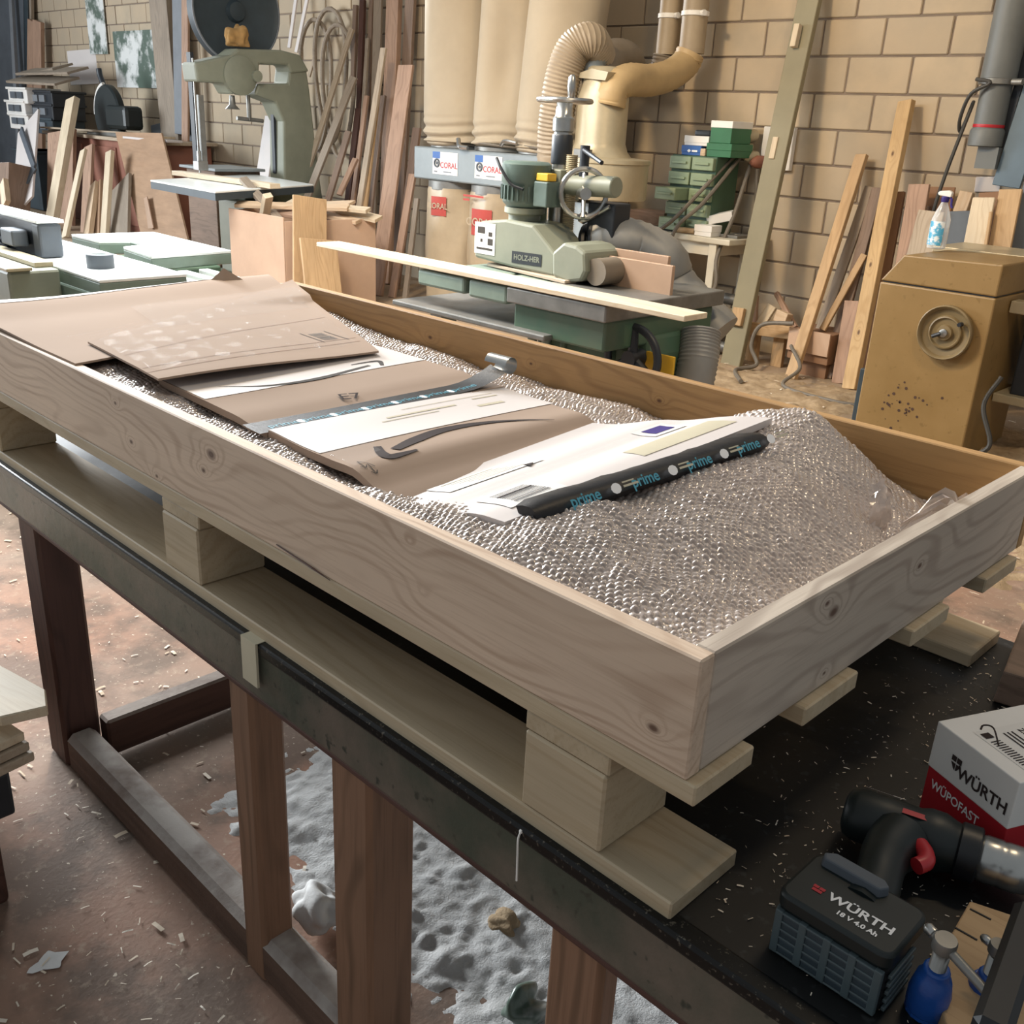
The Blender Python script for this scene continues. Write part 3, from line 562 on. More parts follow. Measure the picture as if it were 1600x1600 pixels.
# right: white flat box with labels and a black rolled tape edge
zD = [(-.99, 1.030), (-.90, 1.046), (-.80, 1.062), (-.73, 1.064)]
def fD(x, y): return interp(zD, x)+.022*(y-1.05)/.4
cD = sheet('white_flat_box', [(-.995, .775), (-.775, .795), (-.765, 1.385), (-1.01, 1.235)], fD, 14, 18, .012, 'card_white')
tag(cD, 'white flat box with shipping labels and a black printed tape edge', 'box')
for x0, x1, y0, y1, m in ((-.975, -.925, .84, 1.02, 'paper'), (-.865, -.80, .83, .935, 'paper'), (-.905, -.855, 1.20, 1.275, 'paper')): band('paper_label', [(x0, y0), (x1, y0), (x1+.004, y1), (x0+.004, y1)], fD, m, cD, 4, 6, .001)
band('clear_tape', [(-.895, .79), (-.877, .79), (-.875, 1.30), (-.893, 1.29)], fD, 'tape_clear', cD, 2, 14, .0011)
band('clear_tape', [(-.84, 1.10), (-.80, 1.10), (-.795, 1.33), (-.835, 1.31)], fD, 'tape_cream', cD, 2, 8, .0007)
band('printed_mark', [(-.895, 1.215), (-.866, 1.215), (-.864, 1.262), (-.893, 1.262)], fD, 'purple', cD, 2, 2, .0016)
r = random.Random(8); x = -.86
while x < -.81: b = r.uniform(.001, .003); band('bar_mark', [(x, .85), (x+b, .85), (x+b, .915), (x, .915)], fD, 'print', cD, 1, 2, .0016); x += b+r.uniform(.0015, .004)
for k in range(5): band('printed_mark', [(-.968+.008*k, .86+.01*k), (-.966+.008*k, .86+.01*k), (-.966+.008*k, .96+.008*k), (-.968+.008*k, .96+.008*k)], fD, 'tape_cream', cD, 1, 3, .0016)
band('printed_mark', [(-.93, .985), (-.915, .985), (-.922, 1.0), (-.925, 1.0)], fD, 'print', cD, 1, 1, .0018)
A0 = Vector((-0.763,0.825,1.058)); A1 = Vector((-0.724,1.291,1.076)); tb = []
L_ = (A1-A0); nn = 24
prof = [(-.030, .002), (-.016, .007), (0, .008), (.012, .004), (.017, -.004), (.013, -.013), (0, -.016), (-.024, -.010)]
sd = Vector((1, -.02, 0)); rw = random.Random(4); rings = []
for k in range(nn+1):
    p = A0+L_*(k/nn); s = 1 if 0 < k < nn else .8; rings.append([p+sd*(a*s)+Vector((0, 0, b*s+rw.uniform(-.0012, .0012))) for a, b in prof])
o = obj('tape_edge', MB().rings(rings), 'tape_black', cD, sm=True); o['label'] = 'black printed tape rolled along the box edge'
ld = L_.normalized(); upd = Vector((-.9, 0, .42)).normalized(); 
for k in range(4):
    p = A0+L_*(.10+.235*k)+Vector((.0165, 0, .0035))
    y2 = Vector((-.62, 0, .78))
    text('prime', p+ld*.03, ld, y2, .022, 'cyan', cD, bold=.0004, lift=.002)
    o2 = p+ld*.085; mb = MB().add([o2+ld*(.009*math.cos(a))+y2*(.0075*math.sin(a))+ld.cross(y2)*.0018 for a in [i*.628 for i in range(10)]], [tuple(range(10))]); obj('printed_dot', mb, 'marker', cD)
    flat([(-.014, -.002, .014, .001), (-.014, .004, .008, .006)], p+ld*.112, ld, y2, 'tape_cream', cD, 'printed_mark', .0022)

# ================================================================ tools on the bench
bat = thing('cordless_drill', 'dark cordless drill lying on its side with a red trigger and vented battery', 'drill', (-.275, .83, .7465))
def rbox(x0, x1, y0, y1, z0, z1, r, n=5):
    poly = []
    for cx, cy, a0 in ((x1-r, y1-r, 0), (x0+r, y1-r, 90), (x0+r, y0+r, 180), (x1-r, y0+r, 270)):
        for k in range(n+1): a = math.radians(a0+90*k/n); poly.append((cx+r*math.cos(a), cy+r*math.sin(a)))
    return MB().rings([[(x, y, z) for x, y in poly] for z in (z0, z1)])
obj('battery', rbox(-.327, -.214, .745, .806, .7465, .805, .012), 'black_plastic', bat, sm=True, bevel=.003)
obj('battery_cover', rbox(-.330, -.212, .742, .826, .799, .818, .013), 'drill', bat, sm=True, bevel=.004)
for i in range(4):
    for j in range(5): obj('vent', MB().box(-.318+.0255*i, -.299+.0255*i, .7405, .7455, .7500+.0096*j, .7572+.0096*j), 'teal_dark', bat, bevel=.001)
gr = MB()
for i in range(5): gr.box(-.3265+.0255*i+.0005, -.3265+.0255*i+.0085, .7395, .7455, .7475, .799)
for j in range(6): gr.box(-.326, -.216, .7398, .7455, .7476+.0096*j, .7500+.0096*j)
for j in range(5): gr.box(-.2145, -.2105, .750, .802, .7500+.0096*j, .7545+.0096*j); gr.box(-.3300, -.3262, .750, .802, .7500+.0096*j, .7545+.0096*j)
obj('vent_grid', gr, 'battery', bat, bevel=.001)
text('WÜRTH', (-.258, .7735, .818), (1, .02, 0), (-.02, 1, 0), .0155, 'marker', bat, bold=.0004, sx=1.15)
text('18 V 4.0 Ah', (-.255, .759, .818), (1, .02, 0), (-.02, 1, 0), .0085, 'marker', bat, bold=.0003)
flat([(-.006, 0, -.0005, .004), (.0005, 0, .006, .004), (-.005, -.005, .005, -.001)], (-.302, .7735, .818), (1, 0, 0), (0, 1, 0), 'trigger', bat, 'emblem')
obj('battery_latch', MB().prism([(0, 0), (.062, 0), (.068, .012), (.06, .02), (.006, .02), (-.004, .01)], lambda a, b: (-.318+a, .806+b, .812), lambda a, b: (-.316+a*.95, .808+b*.8, .828)), 'slate', bat, bevel=.002)
hn = [(-.270, .80, .792), (-.272, .84, .795), (-.282, .875, .797), (-.290, .91, .792), (-.292, .945, .786)]
P = smooth(hn, 5); obj('handle', MB().tube(P, [.030, .0285, .027, .0255, .0245, .024, .0235, .023, .023, .0232, .0235, .024, .0245, .025, .026, .027, .028, .029, .030, .031, .032][:len(P)], 16), 'drill', bat, sm=True)
bx = Vector((.965, .262, 0)); bc = Vector((-.362, .955, .782))
obj('motor_housing', MB().lathe([(.018, 0), (.026, .004), (.030, .014), (.031, .045), (.030, .078), (.0335, .088), (.0335, .104), (.029, .116), (.028, .121)], bc, bx, 24), 'drill', bat, sm=True)
obj('torque_ring', MB().lathe([(.029, .121), (.031, .123), (.031, .142), (.028, .144)], bc, bx, 24), 'black_plastic', bat, sm=True)
obj('chuck', MB().lathe([(.024, .144), (.0255, .148), (.0255, .163), (.0245, .166), (.0255, .169), (.0255, .184), (.024, .186), (.0225, .194), (.016, .204), (.010, .208)], bc, bx, 24), 'steel', bat, sm=True)
obj('trigger', MB().tube(smooth([(-.268, .935, .802), (-.257, .924, .803), (-.252, .912, .803), (-.256, .900, .802)], 4), [.009]*13, 12), 'trigger', bat, sm=True)
pside = bc+bx*.060+Vector((0, 0, .0312))
obj('red_stripe', MB().add([pside+bx*a+Vector((.262, -.965, 0))*b+Vector((0, 0, -abs(b)*.12+.0005)) for a, b in ((.0, .004), (.032, .004), (.032, .012), (.0, .012))], [(0, 1, 2, 3)]), 'trigger', bat)
flat([(-.022, -.0006, .012, .0006), (.008, -.0022, .022, .0026)], bc+bx*.038+Vector((-.262, .965, 0))*.018+Vector((0, 0, .0262)), bx, Vector((-.23, .85, -.5)), 'marker', bat, 'printed_mark', .001)

bx_ = thing('screw_carton', 'white and red screw carton with its lid flap, beside the drill', 'box', (-.262, 1.09, .7465), rotz=0)
ux = Vector((.906, -.423, 0)); uy = Vector((.423, .906, 0)); o0 = Vector((-.320, 1.076, .7465))
def ob_box(o, ux, uy, w, d, h, t0=0., t1=None):
    p = [o+ux*a+uy*b for a, b in ((0, 0), (w, 0), (w, d), (0, d))]; return MB().rings([[q+Vector((0, 0, t0)) for q in p], [q+Vector((0, 0, h if t1 is None else t1)) for q in p]])
obj('carton_body', ob_box(o0, ux, uy, .120, .135, .0, 0, .062), 'red_carton', bx_, bevel=.001)
obj('carton_upper', ob_box(o0-ux*.0012-uy*.0012, ux, uy, .1224, .1374, 0, .062, .1235), 'white', bx_, bevel=.0015)
text('WÜRTH', o0+ux*.079-uy*.0013+Vector((0, 0, .083)), ux, (0, 0, 1), .0215, 'print', bx_, bold=.0005, sx=.92)
text('WÜPOFAST', o0+ux*.047+Vector((0, 0, .043)), ux, (0, 0, 1), .0165, 'marker', bx_, bold=.0003, sx=.85)
flat([(-.0075, .002, -.0005, .009), (.0005, .002, .0075, .009), [(-.0075, .000), (-.0005, .0), (-.0005, -.009), (-.003, -.007)], [(.0005, .0), (.0075, .0), (.003, -.007), (.0005, -.009)]], o0+ux*.038-uy*.0013+Vector((0, 0, .090)), ux, (0, 0, 1), 'print', bx_, 'emblem')
tp_ = o0+Vector((0, 0, .1236))
flat([(-.042, -.04, .042, .035)], tp_+ux*.072+uy*.062, ux, uy, 'paper', bx_, 'paper_label', .0003)
text('WÜPO II PZ', tp_+ux*.072+uy*.082, -ux, -uy, .012, 'print', bx_, bold=.0003)
flat([(-.03, .010, .03, .012), (-.03, .004, .02, .006), (-.03, -.002, .026, 0), (-.036, -.03, -.026, -.018)]+[(-.02+.004*k, -.03, -.0185+.004*k, -.016) for k in range(12)], tp_+ux*.072+uy*.056, ux, uy, 'print', bx_, 'printed_mark', .0009)
obj('hook_mark', MB().tube(smooth([tp_+ux*.028+uy*.035, tp_+ux*.022+uy*.045, tp_+ux*.030+uy*.052, tp_+ux*.060+uy*.030], 5), .0012, 6), 'print', bx_)

wd = thing('wood_offcut', 'square yellowish wood offcut with saw cuts beneath the clamps', 'offcut', (-.165, .86, .7465))
o = obj('offcut_body', MB().prism([(-0.208,0.938,0.765)[:2], (-0.163,0.953,0.765)[:2], (-.10, .93), (-.09, .77), (-.155, .757), (-0.197,0.812,0.765)[:2]], lambda a, b: (a, b, .7465), lambda a, b: (a, b, .766)), 'pine_gold', wd, bevel=.002)
for a, b in (((-0.203,0.925,0.766), (-0.182,0.926,0.766)), ((-0.203,0.887,0.766), (-0.181,0.887,0.766))):
    obj('saw_cut', MB().tube([Vector(a)+Vector((0, 0, .0003)), Vector(b)+Vector((0, 0, .0003))], .0012, 4), 'black_plastic', wd)
def clamp(name, label, hx, hy, hz, lean, bar, r, hh):
    t = thing(name, label, 'clamp', (hx, hy, .7465), 'blue screw clamps at the bench corner'); h = Vector((hx, hy, hz)); ax = Vector(lean).normalized(); dn = h-ax*hh
    obj('screw_head', MB().lathe([(r*.8, -.014*r/.012), (r, -.012*r/.012), (r, .0), (r*.92, .002)], h, ax, 20), 'steel_dull', t, sm=True)
    th = []
    for k in range(26): th += [(r*.62, -k*.0016-.013), (r*.74, -k*.0016-.0138)]
    obj('thread', MB().lathe(th[::-1], h, ax, 16), 'steel', t, sm=False)
    bh = h-ax*.036; bl = (bh.z-.752)/ax.z
    obj('clamp_body', MB().lathe([(r*1.75, -bl), (r*1.8, -bl*.6), (r*1.5, -bl*.25), (r*1.25, -.010), (r*1.12, 0), (r*.8, .001)], bh, ax, 14), 'blue_clamp', t, sm=True, bevel=.0015)
    obj('foot_pad', MB().cyl((bh-ax*bl), (bh-ax*bl)-Vector((0, 0, .0055)), r*1.7, r*1.7, 14), 'blue_clamp', t)
    b = Vector(bar).normalized(); c = h-ax*.007*r/.012
    obj('tommy_bar', MB().tube([c-b*.019*r/.012, c+b*.066*r/.012], r*.42, 12), 'steel_dull', t, sm=True, bevel=.001)
    obj('bar_end', MB().lathe([(r*.3, -.0), (r*.52, .003), (r*.5, .010), (r*.3, .012)], c-b*.026*r/.012, b, 12), 'steel', t, sm=True)
hA = Vector((-0.182,0.776,0.840)); hB = Vector((-0.151,0.831,0.820))
clamp('screw_clamp', 'larger blue screw clamp with a long steel tommy bar, next to the battery', hA.x, hA.y, hA.z, (.05, -.10, 1), (.80, -.30, -.12), .0105, .05)
clamp('screw_clamp', 'smaller blue screw clamp behind the long tommy bar, at the frame corner', hB.x, hB.y, hB.z, (.04, -.06, 1), (.75, -.30, .05), .0085, .05)
gp = Vector((-0.107,0.711,0.860))
o = plank('pry_bar', (-0.116,0.701,0.840), (-0.141,0.872,0.840), .03, .024, 'black_plastic', None, (0, 0, 1), .006); tag(o, 'dark slanted flat bar beside the smaller clamp', 'tool')
bk = thing('wooden_beam', 'brown timber offcut lying on the bench behind the screw carton', 'timber', (-.30, 1.50, .7465))
obj('beam_body', MB().prism([(-.393, 1.60), (-.352, 1.40), (-.10, 1.45), (-.14, 1.66)], lambda a, b: (a, b, .7465), lambda a, b: (a+.004, b, .80)), 'oak_dark', bk, bevel=.003)

# ================================================================ low stack of boards by the bench, left
st = thing('board_stack', 'low stack of cut boards on a dark trestle in front of the far bench leg', 'stack', (-1.95, .40, 0))
for k, z in enumerate((.355, .376, .397)):
    plank('panel', (-3.30, .10-.004*k, z-.01), (-1.68-.006*k, .36-.004*k, z-.01), .30, .019, 'pine_grey' if k < 2 else 'pine_pale', st, (0, 0, 1))
obj('trestle_top', MB().box(-3.3, -1.70, -.5, .46, .24, .335), 'black_paint', st, bevel=.006)
obj('shade_block', MB().box(-3.3, -2.6, -.5, .60, .02, .41), 'pine_grey', st, bevel=.01)  # unseen block added beside the stack to shade the floor before the bench
obj('trestle_base', MB().box(-3.25, -1.76, -.45, .44, 0, .24), 'leg_dark', st, bevel=.01)
pl = plank('pine_plank', (-2.6, .33, .436), (-1.659,0.523,0.440), .105, .022, 'pine_pale', None, (0, 0, 1), shape=[(-.6, -.0525), (.42, -.0525), (.455, .02), (.40, .0525), (-.6, .0525)]); tag(pl, 'bright pine plank with a clipped end, resting on the low board stack', 'plank')
sp = plank('spacer_strip', (-2.3, .36, .412), (-1.9, .44, .412), .03, .025, 'pine_grey', None, (0, 0, 1)); tag(sp, 'thin spacer strip between the bright plank and the low board stack', 'strip')
# rags on the floor
def rag(name, label, c, rx, ry, rz, mat, seed, cat='rag'):
    r = random.Random(seed); bm = bmesh.new(); bmesh.ops.create_icosphere(bm, subdivisions=4, radius=1)
    dirs = [(Vector((r.gauss(0, 1), r.gauss(0, 1), r.gauss(0, 1))).normalized(), r.uniform(2, 6), r.uniform(0, 6)) for _ in range(9)]
    for v in bm.verts:
        n = v.co.normalized(); d = .95+sum(.07*math.sin(f*n.dot(a)*1.6+p) for a, f, p in dirs)-.10*abs(math.sin(5*n.dot(dirs[0][0])+dirs[1][2]))
        v.co = Vector((n.x*rx*d, n.y*ry*d, max(-rz*.55, n.z*rz*d)))
    me = bpy.data.meshes.new(name); bm.to_mesh(me); bm.free(); me.materials.append(M[mat]); me.polygons.foreach_set('use_smooth', [True]*len(me.polygons))
    o = bpy.data.objects.new(name, me); COL.objects.link(o); o.location = (c[0], c[1], c[2]+rz*.52); return tag(o, label, cat)
rag('crumpled_paper', 'white crumpled paper on the grey sawdust, left of the thick bench leg', (-1.302,0.856,0.020), .065, .05, .04, 'paper_rag', 3, 'paper')
rag('crumpled_paper', 'small dusty paper scrap on the grey sawdust right of the thick bench leg', (-1.036,1.115,0.010), .035, .03, .018, 'dust_tan', 6, 'paper')
rag('crumpled_rag', 'dark purple and white rag at the foot of the narrow bench leg', (-0.860,0.991,0.020), .045, .04, .04, 'picture', 9, 'rag')

# ================================================================ spindle moulder with power feeder
sm = thing('spindle_moulder', 'green cast spindle moulder with grey power feeder and a dark handwheel', 'machine', (-2.75, 3.4, 0))
obj('table', MB().box(-3.0, -2.45, 3.02, 3.85, .785, .850), 'steel_dull', sm, bevel=.006)
obj('extension_table', MB().box(-3.60, -3.28, 3.03, 3.62, .775, .846).box(-3.25, -3.01, 3.03, 3.62, .770, .846), 'green_box', sm, bevel=.012)
obj('table_apron', MB().box(-2.98, -2.47, 3.05, 3.8, .66, .783), 'green_deep', sm, bevel=.01)
obj('lower_shelf', MB().box(-3.75, -2.75, 3.0, 3.5, .66, .685), 'steel_dull', sm, bevel=.006)
obj('shelf_post', MB().box(-3.70, -3.62, 3.2, 3.3, 0, .66), 'steel_dull', sm)
obj('base', MB().rings([[(x0, y0, z), (x1, y0, z), (x1, y1, z), (x0, y1, z)] for x0, x1, y0, y1, z in ((-3.15, -2.38, 3.22, 3.85, 0), (-3.10, -2.41, 3.28, 3.80, .10), (-3.08, -2.43, 3.31, 3.78, .62), (-3.04, -2.46, 3.34, 3.75, .70))]), 'green_deep', sm, bevel=.02)
obj('corner_column', MB().tube(smooth([(-3.05, 3.29, .70), (-3.075, 3.28, .62), (-3.075, 3.28, .45), (-3.05, 3.28, .38), (-3.01, 3.285, .42), (-3.0, 3.29, .60)], 5), .022, 10), 'green_box', sm, sm=True)
obj('side_ledge', MB().box(-2.95, -2.50, 3.25, 3.33, .655, .672), 'steel_dull', sm, bevel=.004)
wc = Vector((-2.467,3.240,0.615)); obj('handwheel', MB().torus(wc, (0, -1, .0), .130, .017, 36, 10), 'black_paint', sm, sm=True)
sp_ = MB()
for a in (90, 210, 330): sp_.tube([wc, wc+Vector((.128*math.cos(math.radians(a)), 0, .128*math.sin(math.radians(a))))], [.024, .015], 8)
sp_.cyl(wc+Vector((0, .06, 0)), wc-Vector((0, .03, 0)), .035); obj('wheel_spokes', sp_, 'black_paint', sm, sm=True)
obj('warning_plate', MB().box(wc.x+.03, wc.x+.17, 3.292, 3.305, wc.z-.16, wc.z+.03), 'yellow', sm)
obj('casting_ring', MB().torus((wc.x-.30, 3.305, wc.z-.03), (0, -1, 0), .14, .018, 30, 8), 'green_deep', sm, sm=True)
fe = MB().prism([(-3.529,3.360,1.059), (-3.571,3.360,1.016), (-3.569,3.360,0.885), (-3.309,3.360,0.869), (-3.039,3.360,0.862), (-3.040,3.360,0.960), (-3.192,3.360,1.072), (-3.365,3.360,1.081)], lambda a, b, c: (a, 3.36, c), lambda a, b, c: (a, 3.60, c))
obj('feeder_body', fe, 'grey_green', sm, bevel=.012)
obj('feeder_head', MB().prism([(-3.037,3.330,0.973), (-3.028,3.330,0.868), (-2.938,3.330,0.852), (-2.853,3.330,0.870), (-2.831,3.330,0.914), (-2.843,3.330,0.993), (-2.897,3.330,1.017), (-2.972,3.330,1.024)], lambda a, b, c: (a, 3.33, c), lambda a, b, c: (a, 3.58, c)), 'grey_green', sm, bevel=.015)
obj('feed_roller', MB().cyl((-2.80, 3.36, .915), (-2.80, 3.50, .915), .058, seg=24).cyl((-2.93, 3.40, .90), (-2.93, 3.52, .90), .05, seg=24), 'hose_dark', sm, sm=True)
pn = Vector((-3.498,3.360,0.983)); flat([(-.07, -.075, .07, .07)], pn+Vector((.0, -.001, 0)), (1, 0, 0), (0, 0, 1), 'white', sm, 'data_plate', .001)
flat([(-.055, -.055, .055, -.045), (.02, -.03, .055, .0), (.025, .01, .05, .03), (-.05, .02, .0, .05), (-.03, -.02, -.015, -.005)], pn+Vector((0, -.001, 0)), (1, 0, 0), (0, 0, 1), 'print_grey', sm, 'printed_mark', .002)
hp = Vector((-3.217,3.360,0.922)); flat([(-.095, -.028, .095, .026)], hp+Vector((0, -.001, 0)), (1, 0, .02), (0, 0, 1), 'black_paint', sm, 'name_plate', .001)
text('HOLZ-HER', hp+Vector((0, -.001, -.001)), (1, 0, .02), (0, 0, 1), .034, 'grey_green', sm, bold=.0008, lift=.002)
mc = Vector((-3.351,3.470,1.231)); mz0 = 1.135; mz1 = Vector((-3.359,3.470,1.337)).z
obj('motor', MB().lathe([(.085, mz0), (.105, mz0+.02), (.108, mz0+.03), (.108, mz1-.10), (.115, mz1-.09), (.115, mz1-.012), (.10, mz1)], (mc.x, 3.47, 0), seg=28), 'motor_green', sm, sm=True)
fn = MB()
for k in range(28): a = k/28*6.283; c, s = math.cos(a), math.sin(a); fn.add([(mc.x+c*r_-s*w_, 3.47+s*r_+c*w_, z) for z in (mz0+.035, mz1-.105) for r_, w_ in ((.104, -.004), (.118, -.003), (.118, .003), (.104, .004))], [(0, 1, 5, 4), (1, 2, 6, 5), (2, 3, 7, 6), (0, 3, 2, 1), (4, 5, 6, 7)])
o = obj('cooling_fins', fn, 'motor_green', sm)
obj('motor_flange', MB().lathe([(.075, 1.07), (.075, 1.10), (.095, 1.11), (.095, 1.135)], (mc.x, 3.47, 0), seg=24), 'grey_green', sm, sm=True)
obj('terminal_box', MB().box(mc.x+.115, mc.x+.20, 3.40, 3.50, 1.15, 1.26), 'motor_green', sm, bevel=.006)
obj('warning_tag', MB().box(mc.x+.12, mc.x+.19, 3.41, 3.47, 1.262, 1.295), 'yellow', sm, bevel=.004)
obj('motor_cable', MB().tube(smooth([(mc.x-.09, 3.36, 1.345), (mc.x-.04, 3.345, 1.30), (mc.x+.02, 3.35, 1.24), (mc.x+.08, 3.37, 1.22)], 6), .007, 8), 'black_plastic', sm, sm=True)
cl = Vector((-3.276,3.620,1.349))
obj('column', MB().lathe([(.048, 1.0), (.048, 1.30), (.043, 1.30), (.043, 1.47), (.050, 1.475), (.050, 1.53), (.040, 1.54), (.036, 1.60)], (cl.x, 3.62, 0), seg=20), 'steel', sm, sm=True)
obj('dark_sleeve', MB().lathe([(.046, 1.33), (.049, 1.335), (.049, 1.455), (.046, 1.46)], (cl.x, 3.62, 0), seg=20), 'black_paint', sm, sm=True)
obj('crank_wheel', MB().torus((cl.x, 3.62, 1.605), (0, 0, 1), .12, .012, 30, 8).cyl((cl.x-.12, 3.62, 1.605), (cl.x+.12, 3.62, 1.605), .009, seg=8).cyl((cl.x, 3.62, 1.58), (cl.x, 3.62, 1.62), .025), 'steel', sm, sm=True)
obj('crank_grip', MB().lathe([(.008, 0), (.016, .01), (.020, .05), (.016, .09), (.008, .10)], (cl.x+.09, 3.56, 1.61), seg=14), 'steel', sm, sm=True)
th = []
for k in range(46): z = 1.0+.38*k/46; th += [(.024, z), (.029, z+.004)]
obj('lift_screw', MB().lathe(th, (cl.x+.085, 3.60, 0), seg=14), 'cream_metal', sm)
obj('feeder_arm', MB().cyl((cl.x-.10, 3.60, 1.235), (cl.x+.36, 3.60, 1.255), .046, seg=18).box(cl.x-.075, cl.x+.075, 3.54, 3.68, 1.17, 1.31), 'grey_green', sm, sm=True, bevel=.006)
obj('arm_bracket', MB().box(cl.x-.12, cl.x-.03, 3.47, 3.58, 1.05, 1.24), 'green_cast', sm, bevel=.008)
w2 = Vector((-3.064,3.550,1.218)); obj('feed_handwheel', MB().torus(w2, (.75, -.6, 0), .105, .012, 28, 8).cyl(w2+Vector((.05, -.05, -.10)), w2+Vector((-.05, .05, .10)), .010, seg=8).cyl(w2-Vector((.06, -.05, 0)), w2+Vector((.03, -.02, 0)), .026), 'steel', sm, sm=True)
obj('switch_box', MB().box(w2.x-.03, w2.x+.13, 3.62, 3.74, 1.02, 1.18), 'black_paint', sm, bevel=.008)
obj('lock_lever', MB().tube([(cl.x+.17, 3.58, 1.40), (cl.x+.33, 3.52, 1.355)], .010, 8).cyl((cl.x+.16, 3.6, 1.25), (cl.x+.16, 3.6, 1.42), .022), 'black_paint', sm, sm=True)
plank('fence_board', (-2.98, 3.50, .905), (-2.49, 3.50, .905), .135, .02, 'mdf', sm)
plank('fence_board', (-2.98, 3.56, .925), (-2.56, 3.56, .925), .15, .018, 'mdf', sm)
hd = smooth([(-3.113,3.680,0.973), (-2.992,3.720,0.999), (-2.909,3.800,0.982), (-2.816,3.860,0.926), (-2.768,3.900,0.811), (-2.52, 3.95, .62)], 7)
obj('dust_hood', MB().tube(hd, [.07, .075, .08]+[.118+.004*(k % 2) for k in range(len(hd)-3)], 20), 'duct', sm, sm=True)
obj('hood_collar', MB().torus(hd[3], hd[4]-hd[2], .105, .018, 24, 8).torus(hd[0], hd[2]-hd[0], .09, .018, 24, 8), 'black_plastic', sm, sm=True)
obj('hood_lever', MB().tube([Vector(hd[6])+Vector((-.08, -.1, .10)), Vector(hd[6])+Vector((.05, -.1, .17))], .010, 8).lathe([(.004, 0), (.025, .012), (.028, .035), (.012, .055)], Vector(hd[6])+Vector((-.10, -.1, .08)), seg=12), 'steel', sm, sm=True)
hs = smooth([(-2.40, 3.62, .70), (-2.36, 3.56, .55), (-2.37, 3.52, .30), (-2.40, 3.5, .05)], 22); obj('suction_hose', MB().tube(hs, [.085+.004*(k % 2) for k in range(len(hs))], 18), 'duct', sm, sm=True)
lb = plank('pine_plank', (-4.41, 3.10, .866), (-2.07, 3.08, .866), .145, .021, 'pine_pale', None, (0, 0, 1)); tag(lb, 'long pale pine plank lying across the spindle moulder table', 'plank')
sa = plank('pine_strip', (-3.5, 3.42, .858), (-2.92, 3.34, .858), .07, .015, 'pine_grey', None, (0, 0, 1)); tag(sa, 'thin grey strip under the power feeder on the moulder table', 'strip')

# ================================================================ ochre machine, bottle and offcuts, right
om = thing('ochre_machine', 'ochre painted machine cabinet with a round sunken handwheel', 'machine', (-2.0, 5.4, 0))
pf = [(-2.293,5.050,0.084), (-2.292,5.050,0.818), (-2.204,5.050,0.984), (-1.683,5.050,0.998)]
xa, xb, zt = pf[0][0], -1.705, pf[2][2]
obj('cabinet', MB().box(xa, xb, 5.05, 5.62, 0, .825), 'ochre', om, bevel=.008)
obj('hood', MB().prism([(xa, .832), (xa+.10, zt-.012), (xb, zt), (xb, .832)], lambda a, b: (a, 5.05, b), lambda a, b: (a, 5.62, b)), 'ochre', om, bevel=.008)
obj('seam', MB().box(xa+.01, xb-.01, 5.06, 5.61, .823, .834), 'black_paint', om)
obj('rear_tray', MB().box(xa+.02, -1.2, 5.58, 6.0, .955, .985), 'cream_metal', om, bevel=.004)
hw = Vector((-1.901,5.020,0.630)); ax = Vector((0, -1, 0))
obj('handwheel', MB().lathe([(.128, -.03), (.136, -.012), (.136, .012), (.130, .018), (.122, .012), (.116, -.004), (.085, -.010), (.080, .004), (.074, .006), (.068, -.004), (.040, -.006), (.036, .010), (.022, .012)], hw, ax, 36), 'ochre_wheel', om, sm=True)
obj('hub_nut', MB().lathe([(.020, .0), (.020, .022), (.008, .026)], hw, ax, 18), 'steel', om, sm=True)
obj('lock_lever', MB().tube([hw+Vector((-.012, -.02, -.004)), hw+Vector((-.05, -.022, -.024))], .010, 8), 'black_paint', om, sm=True)
obj('wheel_grip', MB().lathe([(.006, 0), (.012, .01), (.010, .04)], hw+Vector((.075, 0, .055)), ax, 10), 'black_paint', om, sm=True)
obj('rust_spots', MB().add(sum([[(xa+.16+a+d*math.cos(t), 5.0488, .22+b+d*math.sin(t)) for t in (0, 1.05, 2.1, 3.14, 4.2, 5.2)] for a, b, d in [(R.gauss(.09, .07), R.gauss(0, .07), R.uniform(.003, .009)) for _ in range(34)]], []), [tuple(range(6*k, 6*k+6)) for k in range(34)]), 'knot_dark', om, kind='stuff')
obj('side_panel', MB().box(xa-.09, xa-.005, 5.2, 5.55, 0, .33), 'teal_dark', om, bevel=.004)
obj('motor_unit', MB().box(-1.64, -1.1, 5.35, 5.75, .32, .74), 'black_paint', om, bevel=.01)
obj('side_bracket', MB().box(-1.70, -1.25, 5.30, 5.6, .28, .325), 'cream_metal', om, bevel=.005)
obj('side_bracket', MB().box(-1.70, -1.3, 5.25, 5.35, .74, .80), 'cream_metal', om, bevel=.005)
hz = smooth([(-1.62, 5.35, .95), (-1.5, 5.3, .96), (-1.35, 5.3, .92), (-1.2, 5.32, .80)], 10); obj('black_hose', MB().tube(hz, [.06+.005*(k % 2) for k in range(len(hz))], 14), 'black_plastic', om, sm=True)
b1 = smooth([(-1.62, 5.12, .45), (-1.66, 5.08, .30), (-1.58, 5.05, .12), (-1.66, 5.02, .03), (-1.5, 4.95, .02)], 8); obj('power_cable', MB().tube(b1, .012, 8), 'cord_dark', om, sm=True)
sb = thing('spray_bottle', 'clear spray bottle with blue and white label on the ochre machine', 'bottle', (-2.191,5.420,0.974))
b = Vector(sb.location); b.z = .9855; sb.location = b
obj('bottle_body', MB().lathe([(.034, 0), (.046, .004), (.048, .02), (.047, .15), (.036, .185), (.024, .215), (.016, .235), (.015, .25)], b, seg=24), 'bottle', sb, sm=True)
